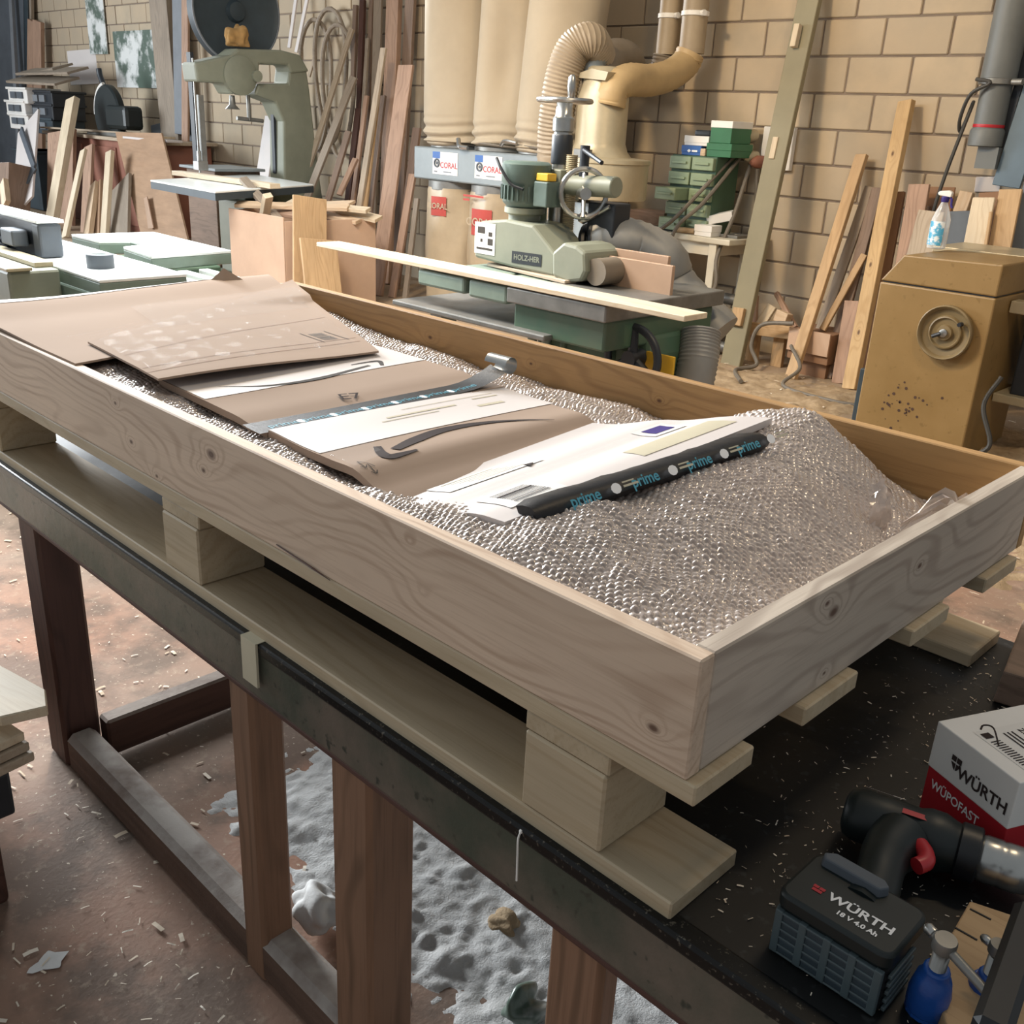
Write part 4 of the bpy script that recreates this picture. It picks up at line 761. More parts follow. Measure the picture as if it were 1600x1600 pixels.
obj('label', MB().rings([[b+Vector((.0488*math.cos(a), .0488*math.sin(a), z)) for a in [math.radians(200+t*12) for t in range(11)]] for z in (.02, .08, .14)], cap=False), 'clear_label', sb, sm=True)
obj('collar', MB().lathe([(.017, .236), (.020, .240), (.020, .262), (.014, .266)], b, seg=16), 'purple', sb, sm=True)
obj('spray_head', MB().prism([(-.035, .268), (.030, .262), (.034, .285), (.018, .296), (-.030, .290), (-.042, .280)], lambda a, c: (b.x+a, b.y-.013, b.z+c), lambda a, c: (b.x+a, b.y+.013, b.z+c)), 'white', sb, bevel=.004)
obj('spray_trigger', MB().tube(smooth([b+Vector((.022, 0, .265)), b+Vector((.034, 0, .25)), b+Vector((.036, 0, .225)), b+Vector((.044, 0, .21))], 4), .006, 8), 'purple', sb, sm=True)
AIR = ('brace', 'stub', 'wall', 'strip', 'piece', 'spray head', 'stick', 'offcut', 'batten crossing')
def lean(label, top, bot, w, t, mat, name='board', facing=(0, -1, .1), group=None, cat='board', shape=None):
    if .02 < bot[2] < 2.0 and ('machine' in label or 'spray' in label or not any(a in label for a in AIR) or 'stake' in label):
        k = bot[2]/(top[2]-bot[2]); bot = tuple(bot[i]-(top[i]-bot[i])*k for i in range(3))
    o = plank(name, bot, top, w, t, mat, None, facing, .003, shape); return tag(o, label, cat, group)
lean('short brown offcut board standing just left of the spray bottle', (-2.722,6.300,1.267), (-2.691,6.250,0.842), .13, .025, 'pine_red', 'offcut_board')
lean('thin short stick in a dark corner beside the brown offcut, left of the spray bottle', (-2.707,6.420,1.137), (-2.690,6.380,0.836), .05, .02, 'oak_dark', 'offcut_board')
lean('dark red-brown panel directly behind the spray bottle', (-2.655,6.440,1.256), (-2.633,6.420,0.840), .20, .015, 'card_dark', 'offcut_board')
lean('pale beige board low behind the spray bottle label', (-2.573,6.200,1.124), (-2.577,6.160,0.861), .16, .02, 'pine_grey', 'offcut_board')
lean('grey plastic panel right of the spray bottle, behind the ochre machine', (-2.422,6.240,1.136), (-2.390,6.200,0.881), .14, .03, 'slate', 'offcut_board')
lean('white painted offcut board standing behind the ochre machine', (-2.276,6.180,1.226), (-2.250,6.120,0.910), .125, .022, 'pine_pale', 'offcut_board')
lean('narrow cream strip beside the white painted offcut behind the machine', (-2.209,6.150,1.154), (-2.178,6.100,0.920), .018, .02, 'pine_gold', 'offcut_strip')
lean('dark brown panel behind the white painted offcut', (-2.280,6.300,1.256), (-2.227,6.260,0.898), .15, .018, 'card_dark', 'offcut_board')
lean('warm tan offcut board standing right of the white painted offcut', (-2.152,6.220,1.281), (-2.118,6.150,0.924), .125, .022, 'pine_gold', 'offcut_board')
lean('pale grey cardboard piece against the wall above the offcuts', (-2.402,6.522,1.333), (-2.394,6.522,1.245), .15, .01, 'card_white', 'card_piece')
lean('short light block of wood tucked behind the spray head', (-2.446,6.360,1.242), (-2.457,6.340,1.112), .08, .05, 'pine', 'offcut_board')
# duct on the wall with socket, cable and blue panel
du = thing('wall_duct', 'grey vertical extraction duct with a pale clamp and red stripe', 'duct', (-2.40, 6.36, 1.3))
dx = (-2.405, 6.36)
obj('duct_pipe', MB().lathe([(.098, 1.86), (.098, 3.2)], (dx[0], dx[1], 0), seg=24), 'duct_grey', du, sm=True)
obj('duct_lower', MB().lathe([(.085, 1.60), (.085, 1.86)], (dx[0], dx[1], 0), seg=24), 'duct_grey', du, sm=True)
obj('clamp_band', MB().lathe([(.102, 1.835), (.106, 1.838), (.106, 1.865), (.102, 1.868)], (dx[0], dx[1], 0), seg=24).cyl((dx[0]+.1, dx[1]-.05, 1.85), (dx[0]+.16, dx[1]-.06, 1.85), .018, seg=10), 'steel_dull', du, sm=True)
obj('red_stripe', MB().lathe([(.0865, 1.605), (.087, 1.607), (.087, 1.620), (.0865, 1.622)], (dx[0], dx[1], 0), seg=24), 'red_carton', du, sm=True)
obj('end_cap', MB().lathe([(.088, 1.50), (.096, 1.505), (.096, 1.585), (.088, 1.60)], (dx[0], dx[1], 0), seg=24).box(dx[0]-.02, dx[0]+.10, 6.32, 6.46, 1.38, 1.5), 'duct_grey', du, sm=True)
obj('cable_loop', MB().tube(smooth([(dx[0]-.09, 6.27, 1.86), (dx[0]+.0, 6.25, 1.84), (dx[0]-.10, 6.26, 1.78), (dx[0]-.15, 6.3, 1.65), (dx[0]-.15, 6.35, 1.58), (dx[0]-.10, 6.32, 1.74), (dx[0]-.13, 6.3, 1.55), (dx[0]-.16, 6.28, 1.35), (dx[0]-.18, 6.26, 1.15), (dx[0]-.20, 6.3, .98)], 6), .011, 8), 'cord_dark', du, sm=True)
lean('blue-grey steel panel leaning beside the wall duct, at the frame edge', (-2.17, 6.42, 2.1), (-2.232,6.360,1.288), .16, .02, 'blue_pipe', 'steel_sheet', cat='sheet')
lean('dark narrow bar between the wall duct and the blue panel', (-2.27, 6.44, 2.4), (-2.323,6.400,1.467), .05, .03, 'black_paint', 'steel_bar', cat='bar')
lean('pale grey board standing at the right frame edge beside the blue panel', (-2.05, 6.3, 2.0), (-2.06, 6.25, .9), .10, .02, 'slate_pale', 'board')
# leaning timbers on the right of the wall
lean('wide pale beam with a dark knot, tallest leaning right of the tall grey post', (-2.972,6.460,1.742), (-2.803,6.020,0.041), .105, .045, 'beam_knots', 'timber_beam', (-.3, -1, .1), cat='beam')
lean('long pale plank leaning left of the knotty beam, reaching lower', (-3.208,6.460,1.413), (-3.184,5.950,0.058), .085, .035, 'pine_gold', 'pine_plank', (-.2, -1, .1), cat='plank')
lean('brown plank behind the knotty beam, steeper of the two in its shade', (-3.069,6.480,1.217), (-3.050,6.200,0.130), .075, .03, 'oak_dark', 'brown_plank', cat='plank')
lean('grey-brown plank close behind the long pale plank', (-3.128,6.490,1.220), (-3.201,6.220,0.165), .07, .025, 'board_grey', 'brown_plank', cat='plank')
lean('short thin batten crossing behind the knotty beam', (-3.020,6.350,0.806), (-3.127,6.150,0.312), .045, .025, 'pine_gold', 'batten', cat='batten')
lean('plank standing upright in the shadow right of the knotty beam', (-2.908,6.400,1.206), (-2.798,6.150,0.023), .12, .03, 'card_dark', 'brown_plank', cat='plank')
lean('brown upright board at the machine corner, right of the knotty beam', (-2.977,6.200,0.525), (-2.925,6.100,0.038), .10, .02, 'pine_red', 'board')
# low rack with offcuts at the foot of the wall
bxc = thing('offcut_box', 'small brown cardboard box between the leaning timbers on the floor', 'box', (-3.207,6.446,0.000))
obj('box_body', MB().box(-3.32, -3.02, 6.08, 6.40, .10, .30), 'card_dark', bxc, bevel=.004); obj('box_flap', MB().box(-3.32, -3.02, 6.06, 6.075, .16, .31), 'card_box', bxc)
obj('box_foot', MB().box(-3.30, -3.04, 6.12, 6.38, 0, .10), 'card_dark', bxc)
rk = thing('offcut_trestle', 'low pale trestle of offcuts at the foot of the tall grey post', 'trestle', (-3.518,6.152,0.000))
ra = Vector((-3.676,6.120,0.238)); rb = Vector((-3.336,6.120,0.261))
plank('rail', ra, rb, .085, .035, 'pine_gold', rk); 
for p in ((-3.644,6.160,0.203), (-3.442,6.160,0.221)): plank('leg', (p[0], 6.18, 0), (p[0], 6.18, p[2]), .085, .04, 'pine_gold', rk)
for k, (a, b_, w) in enumerate([((1177,510), (1180,462), .05), ((1190,506), (1206,478), .07), ((1240,510), (1213,456), .045), ((1206,498), (1226,490), .08)]): pass
lean('short offcut stick pointing up from the pale trestle by the post', (-3.728,6.250,0.443), (-3.690,6.220,0.226), .05, .03, 'pine_red', 'offcut')
lean('pale angled offcut lying on the trestle by the post', (-3.551,6.200,0.403), (-3.596,6.150,0.267), .07, .03, 'pine_pale', 'offcut')
lean('thin brown stick slanting left out of the trestle offcuts', (-3.593,6.300,0.477), (-3.352,6.200,0.285), .035, .03, 'pine_red', 'offcut')
lean('chunky light offcut resting at the right of the trestle', (-3.491,6.180,0.352), (-3.391,6.160,0.335), .08, .06, 'pine', 'offcut')
# tall leaning post with wedges
po = thing('grey_post', 'tall grey-green post leaning on the block wall with small pale wedges', 'post', (-3.607,5.844,0.000))
pb = Vector((-3.666,5.950,-0.040)); pt = Vector((-3.726,6.440,2.445)); plank('post_board', pb, pt, .155, .05, 'post_paint', po, (0, -1, .1), .004)
for px in ((-3.734,6.360,2.113), (-3.717,6.260,1.423), (-3.653,6.220,1.125), (-3.679,6.020,0.328)):
    q = Vector(px); d = (pt-pb).normalized(); L = .14 if q.z > .6 else .12; w = .04 if q.z > .6 else .085
    plank('wedge', q-d*L/2+Vector((0, -.035, 0)), q+d*L/2+Vector((0, -.035, 0)), w, .045, 'pine_pale' if q.z > .6 else 'pine_gold', po)

# ================================================================ white side table with drawer cabinet
wt = thing('side_table', 'old white table with a thick edge against the block wall, cluttered', 'table', (-4.4, 6.2, 0))
obj('table_top', MB().box(-4.93, -3.82, 5.98, 6.50, .785, .825), 'white_table', wt, bevel=.008)
obj('apron', MB().box(-4.85, -3.95, 6.02, 6.05, .70, .785).box(-3.97, -3.94, 6.05, 6.45, .70, .785), 'white_table', wt)
for x, y in ((-3.965, 6.03), (-4.85, 6.03), (-3.965, 6.44), (-4.85, 6.44)): plank('leg', (x, y, 0), (x, y, .785), .06, .06, 'white_table', wt)
obj('rear_shelf', MB().box(-4.8, -4.0, 6.25, 6.5, .25, .28), 'white_table', wt)
for k in range(4): o = obj('floor_pipe', MB().tube([(-4.7, 6.15+.09*(k % 2), .06+.11*k), (-3.75, 6.15+.09*(k % 2), .06+.11*k)], .04, 10), 'steel_dull', sm=True); tag(o, ['lowest dusty steel pipe stored under the white table', 'second dusty pipe from the floor under the white table', 'third dusty pipe from the floor under the white table', 'topmost dusty pipe under the white table'][k], 'pipe', 'pipes under the white table')
dc = thing('drawer_cabinet', 'green metal drawer cabinet with ten small drawers, two pulled out', 'cabinet', (-4.29, 6.22, .826))
x0, x1, z0, z1 = -4.47, -4.09, .826, 1.345
obj('cabinet_body', MB().box(x0, x1-.0, 6.12, 6.40, z0, z1), 'drawer_dark', dc, bevel=.004)
for c in range(2):
    for r_ in range(5):
        out = {(0, 2): .15, (0, 4): .07}.get((c, r_), .006); hh = (z1-z0)/5; za = z1-(r_+1)*hh+.012; zb = z1-r_*hh-.008; xa_ = x0+.006+c*.19; xb_ = xa_+.178
        d = obj('drawer', MB().box(xa_, xb_, 6.12-out-.03, 6.13, za, zb), 'drawer', dc, bevel=.006)
        obj('drawer_pull', MB().box(xa_+.03, xb_-.03, 6.12-out-.042, 6.12-out-.029, za+.035, za+.052), 'drawer', d, bevel=.003)
def crate_box(name, label, x0, x1, y0, y1, z0, z1, mat, lid=None, cat='box'):
    t = thing(name, label, cat, ((x0+x1)/2, (y0+y1)/2, z0)); 
    obj('box_body', MB().box(x0, x1, y0, y1, z0, z1-.014), mat, t, bevel=.003); obj('box_lid', MB().box(x0-.003, x1+.003, y0-.003, y1+.003, z1-.045, z1), lid or mat, t, bevel=.003); return t
bb = crate_box('small_carton', 'bright blue small carton with white mark on the green drawer cabinet', -4.41, -4.25, 6.14, 6.34, 1.346, 1.41, 'blue_carton')
flat([[(-.016, 0), (0, .012), (.016, 0), (0, -.012)], (.024, -.006, .07, .006)], (-4.345, 6.1365, 1.375), (1, 0, 0), (0, 0, 1), 'marker', bb, 'printed_mark', .001)
crate_box('small_carton', 'white small carton stacked on the bright blue carton', -4.40, -4.20, 6.15, 6.36, 1.411, 1.475, 'white')
o = obj('tool_pouch', rbox(-4.37, -4.22, 6.2, 6.32, 1.4755, 1.515, .03), 'black_paint', sm=True, bevel=.01); tag(o, 'dark flat pouch lying on the white small carton', 'pouch')
crate_box('green_carton', 'lower green carton on the right of the drawer cabinet top', -4.20, -4.0, 6.14, 6.4, 1.346, 1.435, 'green_carton')
crate_box('green_carton', 'upper green carton with a white lid, right of the drawer cabinet top', -4.19, -4.02, 6.15, 6.4, 1.436, 1.58, 'green_carton', 'white')
o = obj('wood_block', MB().box(-4.245, -4.205, 6.13, 6.2, 1.346, 1.395), 'pine', bevel=.004); tag(o, 'tiny wood block between the blue and green cartons', 'block')
o = obj('wood_tray', MB().box(-4.88, -4.55, 6.2, 6.42, .826, .93), 'pine_red', bevel=.004); tag(o, 'reddish wooden board standing at the left end of the white table', 'board')
crate_box('paper_carton', 'small white carton near the right corner of the white table', -4.13, -3.99, 6.0, 6.12, .826, .90, 'white')
t_ = plank('paper_carton', (-4.13, 6.15, .925), (-3.97, 6.22, .97), .10, .06, 'paper', None, (-.25, -.2, 1)); tag(t_, 'tilted white carton leaning behind the small white carton', 'box')
t_ = obj('router_base', MB().box(-3.98, -3.84, 6.1, 6.3, .826, .845).cyl((-3.91, 6.2, .845), (-3.91, 6.2, .85), .03), 'steel_dull', bevel=.003); tag(t_, 'flat grey steel plate at the right end of the white table', 'plate')
t_ = obj('wood_dowel', MB().cyl((-4.30, 6.03, .846), (-4.16, 6.05, .846), .02), 'pine_gold', sm=True); tag(t_, 'short wooden peg at the front of the white table', 'peg')
t_ = obj('spanner', MB().tube([(-4.52, 6.08, .836), (-4.30, 6.06, .836)], .012, 8).lathe([(.03, 0), (.03, .02)], (-4.53, 6.08, .826)), 'black_paint', sm=True); tag(t_, 'dark spanner lying before the drawer cabinet', 'tool')
scatter('table_shavings', 60, lambda r: (r.uniform(-4.9, -4.55), r.uniform(6.0, 6.15)), lambda x, y: .827, .006, .02, 'curly shavings at the left end of the white table', 31)
so_ = thing('socket_panel', 'white wall socket panel with plugs and grey cables', 'socket', (-3.85, 6.5, 1.3))
obj('panel_plate', MB().box(-3.98, -3.74, 6.485, 6.528, 1.28, 1.56), 'white', so_, bevel=.004); obj('switch_knob', MB().cyl((-3.86, 6.45, 1.46), (-3.86, 6.49, 1.46), .03), 'black_paint', so_, sm=True)
for k, (x, z) in enumerate(((-4.03, 1.50), (-4.06, 1.42), (-4.0, 1.36), (-3.94, 1.33))): obj('plug', MB().lathe([(.02, 0), (.04, .01), (.045, .06), (.03, .1), (.015, .12)], (x, 6.48, z), (-.3, -1, -.1), 12), 'cream_metal' if k != 3 else 'red_chest', so_, sm=True)
for k, pts in enumerate(([(-4.08, 6.38, 1.40), (-4.12, 6.05, 1.15), (-4.27, 5.93, .92), (-4.42, 5.9, .80), (-4.58, 5.88, .66)],
                         [(-4.05, 6.38, 1.38), (-4.10, 6.03, 1.05), (-4.24, 5.92, .85), (-4.28, 5.92, .55), (-4.2, 5.95, .15), (-3.9, 5.9, .03)],
                         [(-4.0, 6.40, 1.30), (-3.95, 6.2, .98), (-3.92, 6.0, .70), (-3.88, 5.96, .5), (-4.0, 5.93, .22), (-4.25, 5.9, .03), (-4.4, 5.8, .02)],
                         [(-3.95, 6.42, 1.28), (-3.93, 6.44, 1.0), (-3.90, 6.43, .82)])):
    obj('cable', MB().tube(smooth(pts, 8), .014, 8), 'cord', so_, sm=True)
fc = obj('floor_cable', MB().tube(smooth([(-3.274,6.020,0.347), (-3.487,5.980,0.303), (-3.532,5.960,0.156), (-3.454,5.930,0.042), (-3.5, 5.75, .02), (-3.3, 5.5, .02)], 8), .014, 8), 'cord', sm=True); tag(fc, 'grey cable looping over the trestle down to the sawdust', 'cable')
fc = obj('floor_cable', MB().tube(smooth([(-3.224,5.940,0.215), (-3.061,5.800,0.115), (-3.05, 5.6, .03), (-2.7, 5.55, .02), (-2.5, 5.6, .02)], 8), .012, 8), 'cord', sm=True); tag(fc, 'thin cable running along the floor by the small brown box', 'cable')

# ================================================================ dust collector with bags, cyclone and hoses
dcx = thing('dust_collector', 'three-bag dust collector with printed labels on its grey manifold', 'dust collector', (-5.8, 5.75, 0))
M['bag_fold'] = M['bag']
def bag_upper(cx, cy, r, seed, z0=1.30, z1=3.1, leanx=.0, pinch=None, neck=.9):
    rg = random.Random(seed); rings = []; nz = 44; ns = 40; ph = [rg.uniform(0, 6.28) for _ in range(6)]
    for i in range(nz+1):
        t = .15*i/30 if i <= 30 else .15+.85*(i-30)/(nz-30); z = z0+(z1-z0)*t; row = []
        for k in range(ns):
            a = 2*math.pi*k/ns; q = r*(1+.03*math.sin(3*a+ph[0]+2*t)+.02*math.sin(5*a+ph[1]-3*t))
            f = max(0, 1-t/.13); q *= 1-.06*f+.085*f*math.sin(z*80+1.2*math.sin(2*a+ph[2])+ph[3])
            if t < .02: q *= neck
            if pinch: q *= 1-pinch*max(0, math.cos(a-ph[4]))**4*math.exp(-((t-.30)/.22)**2)
            row.append((cx+leanx*t+q*math.cos(a), cy+q*math.sin(a), z))
        rings.append(row)
    return MB().rings(rings)
obj('filter_bag', bag_upper(-6.36, 5.80, .30, 1, leanx=-.02), 'bag', dcx, sm=True)
obj('filter_bag', bag_upper(-5.84, 5.80, .275, 2, leanx=.12, pinch=.38), 'bag', dcx, sm=True)
obj('filter_bag', bag_upper(-5.36, 5.80, .285, 3, leanx=.20), 'bag', dcx, sm=True)
obj('manifold', MB().box(-6.66, -5.02, 5.55, 6.05, 1.035, 1.285), 'grey_metal', dcx, bevel=.012)
for cx in (-6.36, -5.84, -5.36):
    obj('bag_ring', MB().lathe([(.23, 1.285), (.245, 1.288), (.245, 1.315), (.23, 1.32)], (cx, 5.80, 0), seg=30), 'steel_dull', dcx, sm=True)
    obj('bag_strap', MB().torus((cx, 5.80, 1.325), (.05, .06, 1), .262, .010, 34, 6), 'cord', dcx, sm=True)
    obj('lower_ring', MB().lathe([(.25, .96), (.262, .965), (.262, 1.03), (.25, 1.035)], (cx, 5.80, 0), seg=30), 'steel_dull', dcx, sm=True)
    rg = random.Random(int(cx*-100)); rings = []
    for i in range(30):
        t = i/29; z = .98-.90*t; q0 = .262+.02*math.sin(t*3.1); rings.append([(cx+q0*(1+.03*math.sin(4*a+9*t)+.02*math.sin(7*a-12*t)+.04*max(0, 1-t*9)*math.sin(60*z+2*a))*math.cos(a), 5.80+q0*(1+.03*math.sin(5*a+7*t)+.015*math.sin(9*a))*math.sin(a), z) for a in [6.2832*k/36 for k in range(36)]])
    obj('collecting_bag', MB().rings(rings), 'bag_low', dcx, sm=True)
for cx in (-6.27, -5.77):
    lp = Vector((cx, 5.549, 1.17)); flat([(-.15, -.085, .15, .085)], lp, (1, 0, 0), (0, 0, 1), 'white', dcx, 'maker_label', .001)
    text('CORAL', lp+Vector((.045, 0, -.015)), (1, 0, 0), (0, 0, 1), .062, 'red_carton', dcx, bold=.001, lift=.003)
    obj('emblem', MB().torus(lp+Vector((-.095, -.004, .0)), (0, 1, 0), .028, .008, 20, 4).cyl(lp+Vector((-.095, -.001, 0)), lp+Vector((-.095, -.005, 0)), .012, seg=12), 'slate', dcx)
    flat([(-.15, .035, -.06, .085)], lp, (1, 0, 0), (0, 0, 1), 'blue_carton', dcx, 'printed_mark', .002); flat([(-.13, -.07, -.09, -.06), (-.02, -.068, .08, -.06)], lp, (1, 0, 0), (0, 0, 1), 'slate_pale', dcx, 'printed_mark', .002)
def bag_print(cx, a0, z, wa, h, s):
    r_ = .288; mb = MB(); vs = [(cx+r_*math.cos(a0+wa*(i/6-.5)), 5.80+r_*math.sin(a0+wa*(i/6-.5)), z+h*(j-.5)) for i in range(7) for j in (0, 1)]; obj('printed_patch', mb.add(vs, [(2*i, 2*i+2, 2*i+3, 2*i+1) for i in range(6)]), 'red_print', dcx, sm=True)
    text(s, (cx+(r_+.004)*math.cos(a0), 5.80+(r_+.004)*math.sin(a0), z), (-math.sin(a0), math.cos(a0), 0), (0, 0, 1), h*.42, 'bag_low', dcx, bold=.001, lift=.003)
bag_print(-6.36, -1.40, .84, .55, .15, 'CORAL'); bag_print(-5.84, -1.45, .76, .72, .20, 'CORAL')
text('BY SACCHI', (-5.80, 5.505, .97), (1, .08, 0), (0, 0, 1), .045, 'red_print', dcx, lift=.002) if False else None
flat([(-.16, .015, .06, .03), (-.16, -.015, -.09, 0)], (-5.83, 5.508, .93), (1, .05, 0), (0, 0, 1), 'red_print', dcx, 'printed_mark', .002)
obj('ring_latch', MB().tube(smooth([(-6.10, 5.53, 1.36), (-6.05, 5.50, 1.31), (-5.98, 5.52, 1.30)], 5), .018, 8).tube(smooth([(-5.62, 5.53, 1.34), (-5.55, 5.50, 1.37), (-5.45, 5.52, 1.36)], 5), .015, 8), 'steel', dcx, sm=True)
cy = thing('cyclone_separator', 'cream cyclone hood above a round drum, fed by flexible hoses', 'cyclone', (-4.56, 5.45, 0))
cc = (-4.56, 5.45)
obj('cone', MB().lathe([(.22, 1.315), (.19, 1.35), (.172, 1.40), (.172, 1.68), (.14, 1.78), (.115, 1.86), (.10, 1.87)], (cc[0]-.03, cc[1], 0), seg=28), 'cream_metal', cy, sm=True)
obj('drum', MB().lathe([(.265, 1.05), (.27, 1.06), (.27, 1.275), (.28, 1.28), (.28, 1.305), (.18, 1.315)], (cc[0]+.06, cc[1], 0), seg=32), 'cream_metal', cy, sm=True)
obj('lower_bin', MB().lathe([(.22, .0), (.22, .62), (.19, .64), (.19, 1.02)], (cc[0]+.02, cc[1], 0), seg=28), 'grey_metal', cy, sm=True)
obj('latch_plate', MB().box(cc[0]-.06, cc[0]+.08, 5.22, 5.25, 1.29, 1.36), 'steel_dull', cy, bevel=.004)
obj('fan_inlet', MB().tube(smooth([(-4.671,5.450,1.770), (-4.710,5.450,1.879), (-4.699,5.500,1.952)], 6), .085, 18), 'grey_metal', cy, sm=True)
obj('wing_flap', MB().prism([(-.20, 0), (.12, -.02), (.14, .03), (.0, .05)], lambda a, b: (cc[0]-.02+a, 5.30, 1.80+b), lambda a, b: (cc[0]-.02+a, 5.38, 1.80+b)), 'cream_metal', cy)
def hose(name, label, pts, r, mat, ridge=.012, n=10, closed=False):
    P = smooth(pts, n); o = obj(name, MB().tube(P, [r+ridge*(k % 2) for k in range(len(P))], 18), mat, sm=True); return tag(o, label, 'hose')
hose('flexible_hose', 'beige ribbed flexible hose arching in front of the right dust bag', [(-4.866,5.350,0.936), (-4.865,5.300,1.316), (-4.844,5.280,1.561), (-4.807,5.280,1.798), (-4.762,5.320,1.962), (-4.698,5.400,2.014), (-4.745,5.550,1.933)], .115, 'hose', .007, 18)
hose('flexible_hose', 'dark elbow hose dropping into the cyclone top', [(-4.666,5.500,1.742), (-4.750,5.600,1.850), (-4.811,5.750,1.940), (-4.850,5.950,1.955), (-4.984,6.200,1.897)], .12, 'hose_dark', .004, 8)
hose('flexible_hose', 'tan curved hose from the right wall pipe to the cyclone', [(-4.488,5.400,1.634), (-4.478,5.420,1.740), (-4.471,5.550,1.797), (-4.506,5.800,1.808), (-4.520,6.050,1.855), (-4.540,6.250,1.942), (-4.523,6.280,2.018)], .10, 'hose_tan', .005, 8)
hose('flexible_hose', 'short dark ribbed sleeve under the left wall pipe', [(-4.791,6.350,2.009), (-4.801,6.350,1.950), (-4.835,6.380,1.909)], .085, 'hose_dark', .008, 6)
for lab, px, r_ in (('left vertical wall pipe with a white bracket above the hoses', 1042, .082), ('right vertical wall pipe feeding the tan hose', 1084, .090)):
    b = Vector((-4.780,6.350,2.009)) if px == 1042 else Vector((-4.516,6.280,2.010)); pi = thing('wall_pipe', lab, 'pipe', b, 'vertical pipes on the block wall')
    obj('pipe_tube', MB().cyl(b, (b.x, b.y, 3.2), r_, seg=20), 'duct_tan', pi, sm=True)
    obj('bracket', MB().lathe([(r_+.003, 0), (r_+.008, .003), (r_+.008, .03), (r_+.003, .033)], (b.x, b.y, b.z+.235), seg=20).cyl((b.x+r_, b.y-.05, b.z+.25), (b.x+r_+.03, b.y-.06, b.z+.25), .02, seg=8), 'white', pi, sm=True)
lean('short reddish board standing by the drum and lower bin', (-5.099,6.300,0.941), (-5.071,6.300,0.691), .12, .02, 'pine_red')

# ================================================================ timber leaning between the bandsaw and the dust collector
for row in (
    ('wide smooth pale board leaning nearest to the dust collector', (-7.253,5.950,1.916), (-7.146,5.550,0.119), .165, .03, 'pine_red'),
    ('tall orange beam with knots rising past the frame top', (-7.975,6.400,2.601), (-7.705,6.100,0.661), .15, .06, 'pine_red'),
    ('tall grey-brown plank just right of the orange beam', (-7.786,6.440,2.596), (-7.791,6.400,1.904), .11, .04, 'oak_dark'),
    ('grey tall narrow plank left of the orange beam, reaching the frame top', (-8.263,6.440,2.619), (-8.253,6.400,1.847), .10, .03, 'board_grey'),
    ('long board with a bright edge, front of the stack left of the orange beam', (-7.690,6.050,2.064), (-7.668,5.750,0.730), .065, .03, 'pine_grey'),
    ('darker board beside the bright-edged board', (-7.836,6.150,1.671), (-7.655,5.850,0.672), .08, .03, 'oak_dark'),
    ('grey board leaning far left, third from the bandsaw column', (-8.341,6.200,1.834), (-8.515,5.950,1.102), .085, .03, 'board_grey'),
    ('twisted pale plank leaning highest beside the bandsaw column', (-8.566,6.350,2.266), (-8.775,6.100,1.329), .06, .03, 'pine_grey'),
    ('short mid-brown board leaning low among the stacked timber', (-8.161,6.000,1.350), (-8.208,5.800,0.770), .07, .03, 'oak_dark'),
    ('slim upright batten in the middle of the leaning timber', (-8.209,6.250,1.670), (-8.149,6.100,1.095), .05, .03, 'pine_red'),
    ('short brown offcut leaning low beside the bright-edged board', (-7.988,5.950,1.114), (-7.984,5.750,0.789), .06, .03, 'pine_red'),
    ('tall brown post standing upright against the wall in the timber stack', (-8.635,6.450,2.483), (-8.649,6.420,1.788), .05, .04, 'oak_dark'),
    ('second upright dark post in the timber stack, close to the first', (-8.536,6.460,2.524), (-8.519,6.400,1.672), .06, .04, 'leg_dark'),
    ('dark plank lying in shade behind the grey leaning board', (-8.475,6.350,1.554), (-8.446,6.200,0.777), .07, .03, 'leg_dark'),
    ('slender grey stick crossing the twisted pale plank', (-8.381,6.400,2.183), (-8.217,6.200,1.383), .04, .03, 'board_grey'),
    ('tan narrow board right of the wide smooth board, lower', (-7.032,5.850,1.040), (-6.981,5.600,0.082), .075, .03, 'pine_red'),
    ('thin grey board tight against the collecting bag', (-6.848,5.750,0.853), (-6.803,5.600,0.107), .05, .03, 'board_grey'),
    ('brown board half hidden between wide board and collecting bag', (-7.396,6.200,1.413), (-7.352,5.950,0.180), .09, .03, 'pine_red'),
    ('white painted strip leaning behind the bandsaw arm, left of the pair', (-9.557,6.400,2.616), (-9.576,6.300,2.106), .045, .02, 'card_white'),
    ('white painted strip leaning behind the bandsaw arm, right of the pair', (-9.324,6.380,2.604), (-9.420,6.280,2.061), .045, .02, 'card_white'),
    ('pale blue-white panel leaning low behind the bandsaw column', (-9.634,6.100,1.440), (-9.630,5.950,0.817), .20, .02, 'card_white'),
    ('brown thin board low in the middle of the timber stack', (-7.719,6.000,1.666), (-7.637,5.800,0.788), .05, .025, 'pine_gold'),
    ('small splintered stub on the wall above the leaning grey board', (-9.325,6.440,2.036), (-9.379,6.400,1.840), .035, .02, 'pine_grey'),
    ('dark plank at the back of the stack by the frame top', (-8.396,6.460,2.519), (-8.386,6.400,1.616), .05, .03, 'oak_dark')):
    lab, top, bot, w, t, m = row; lean(lab, top, bot, w, t, m, 'leaning_board', (.15, -1, .1))
rgp = thing('hanging_rings', 'bent grey wooden hoops hanging on the block wall above the timber', 'hoop', (-9.068,6.440,2.023))
for c in ((-9.288,6.450,1.904), (-9.028,6.450,1.994), (-8.902,6.450,1.846)):
    c = Vector(c); obj('hoop', MB().tube([c+Vector((.26*math.cos(q), .03*math.sin(q*2)-.03, .62*math.sin(q)-.15)) for q in [k/30*6.283 for k in range(30)]], .022, 8, closed=True), 'board_grey', rgp, sm=True)

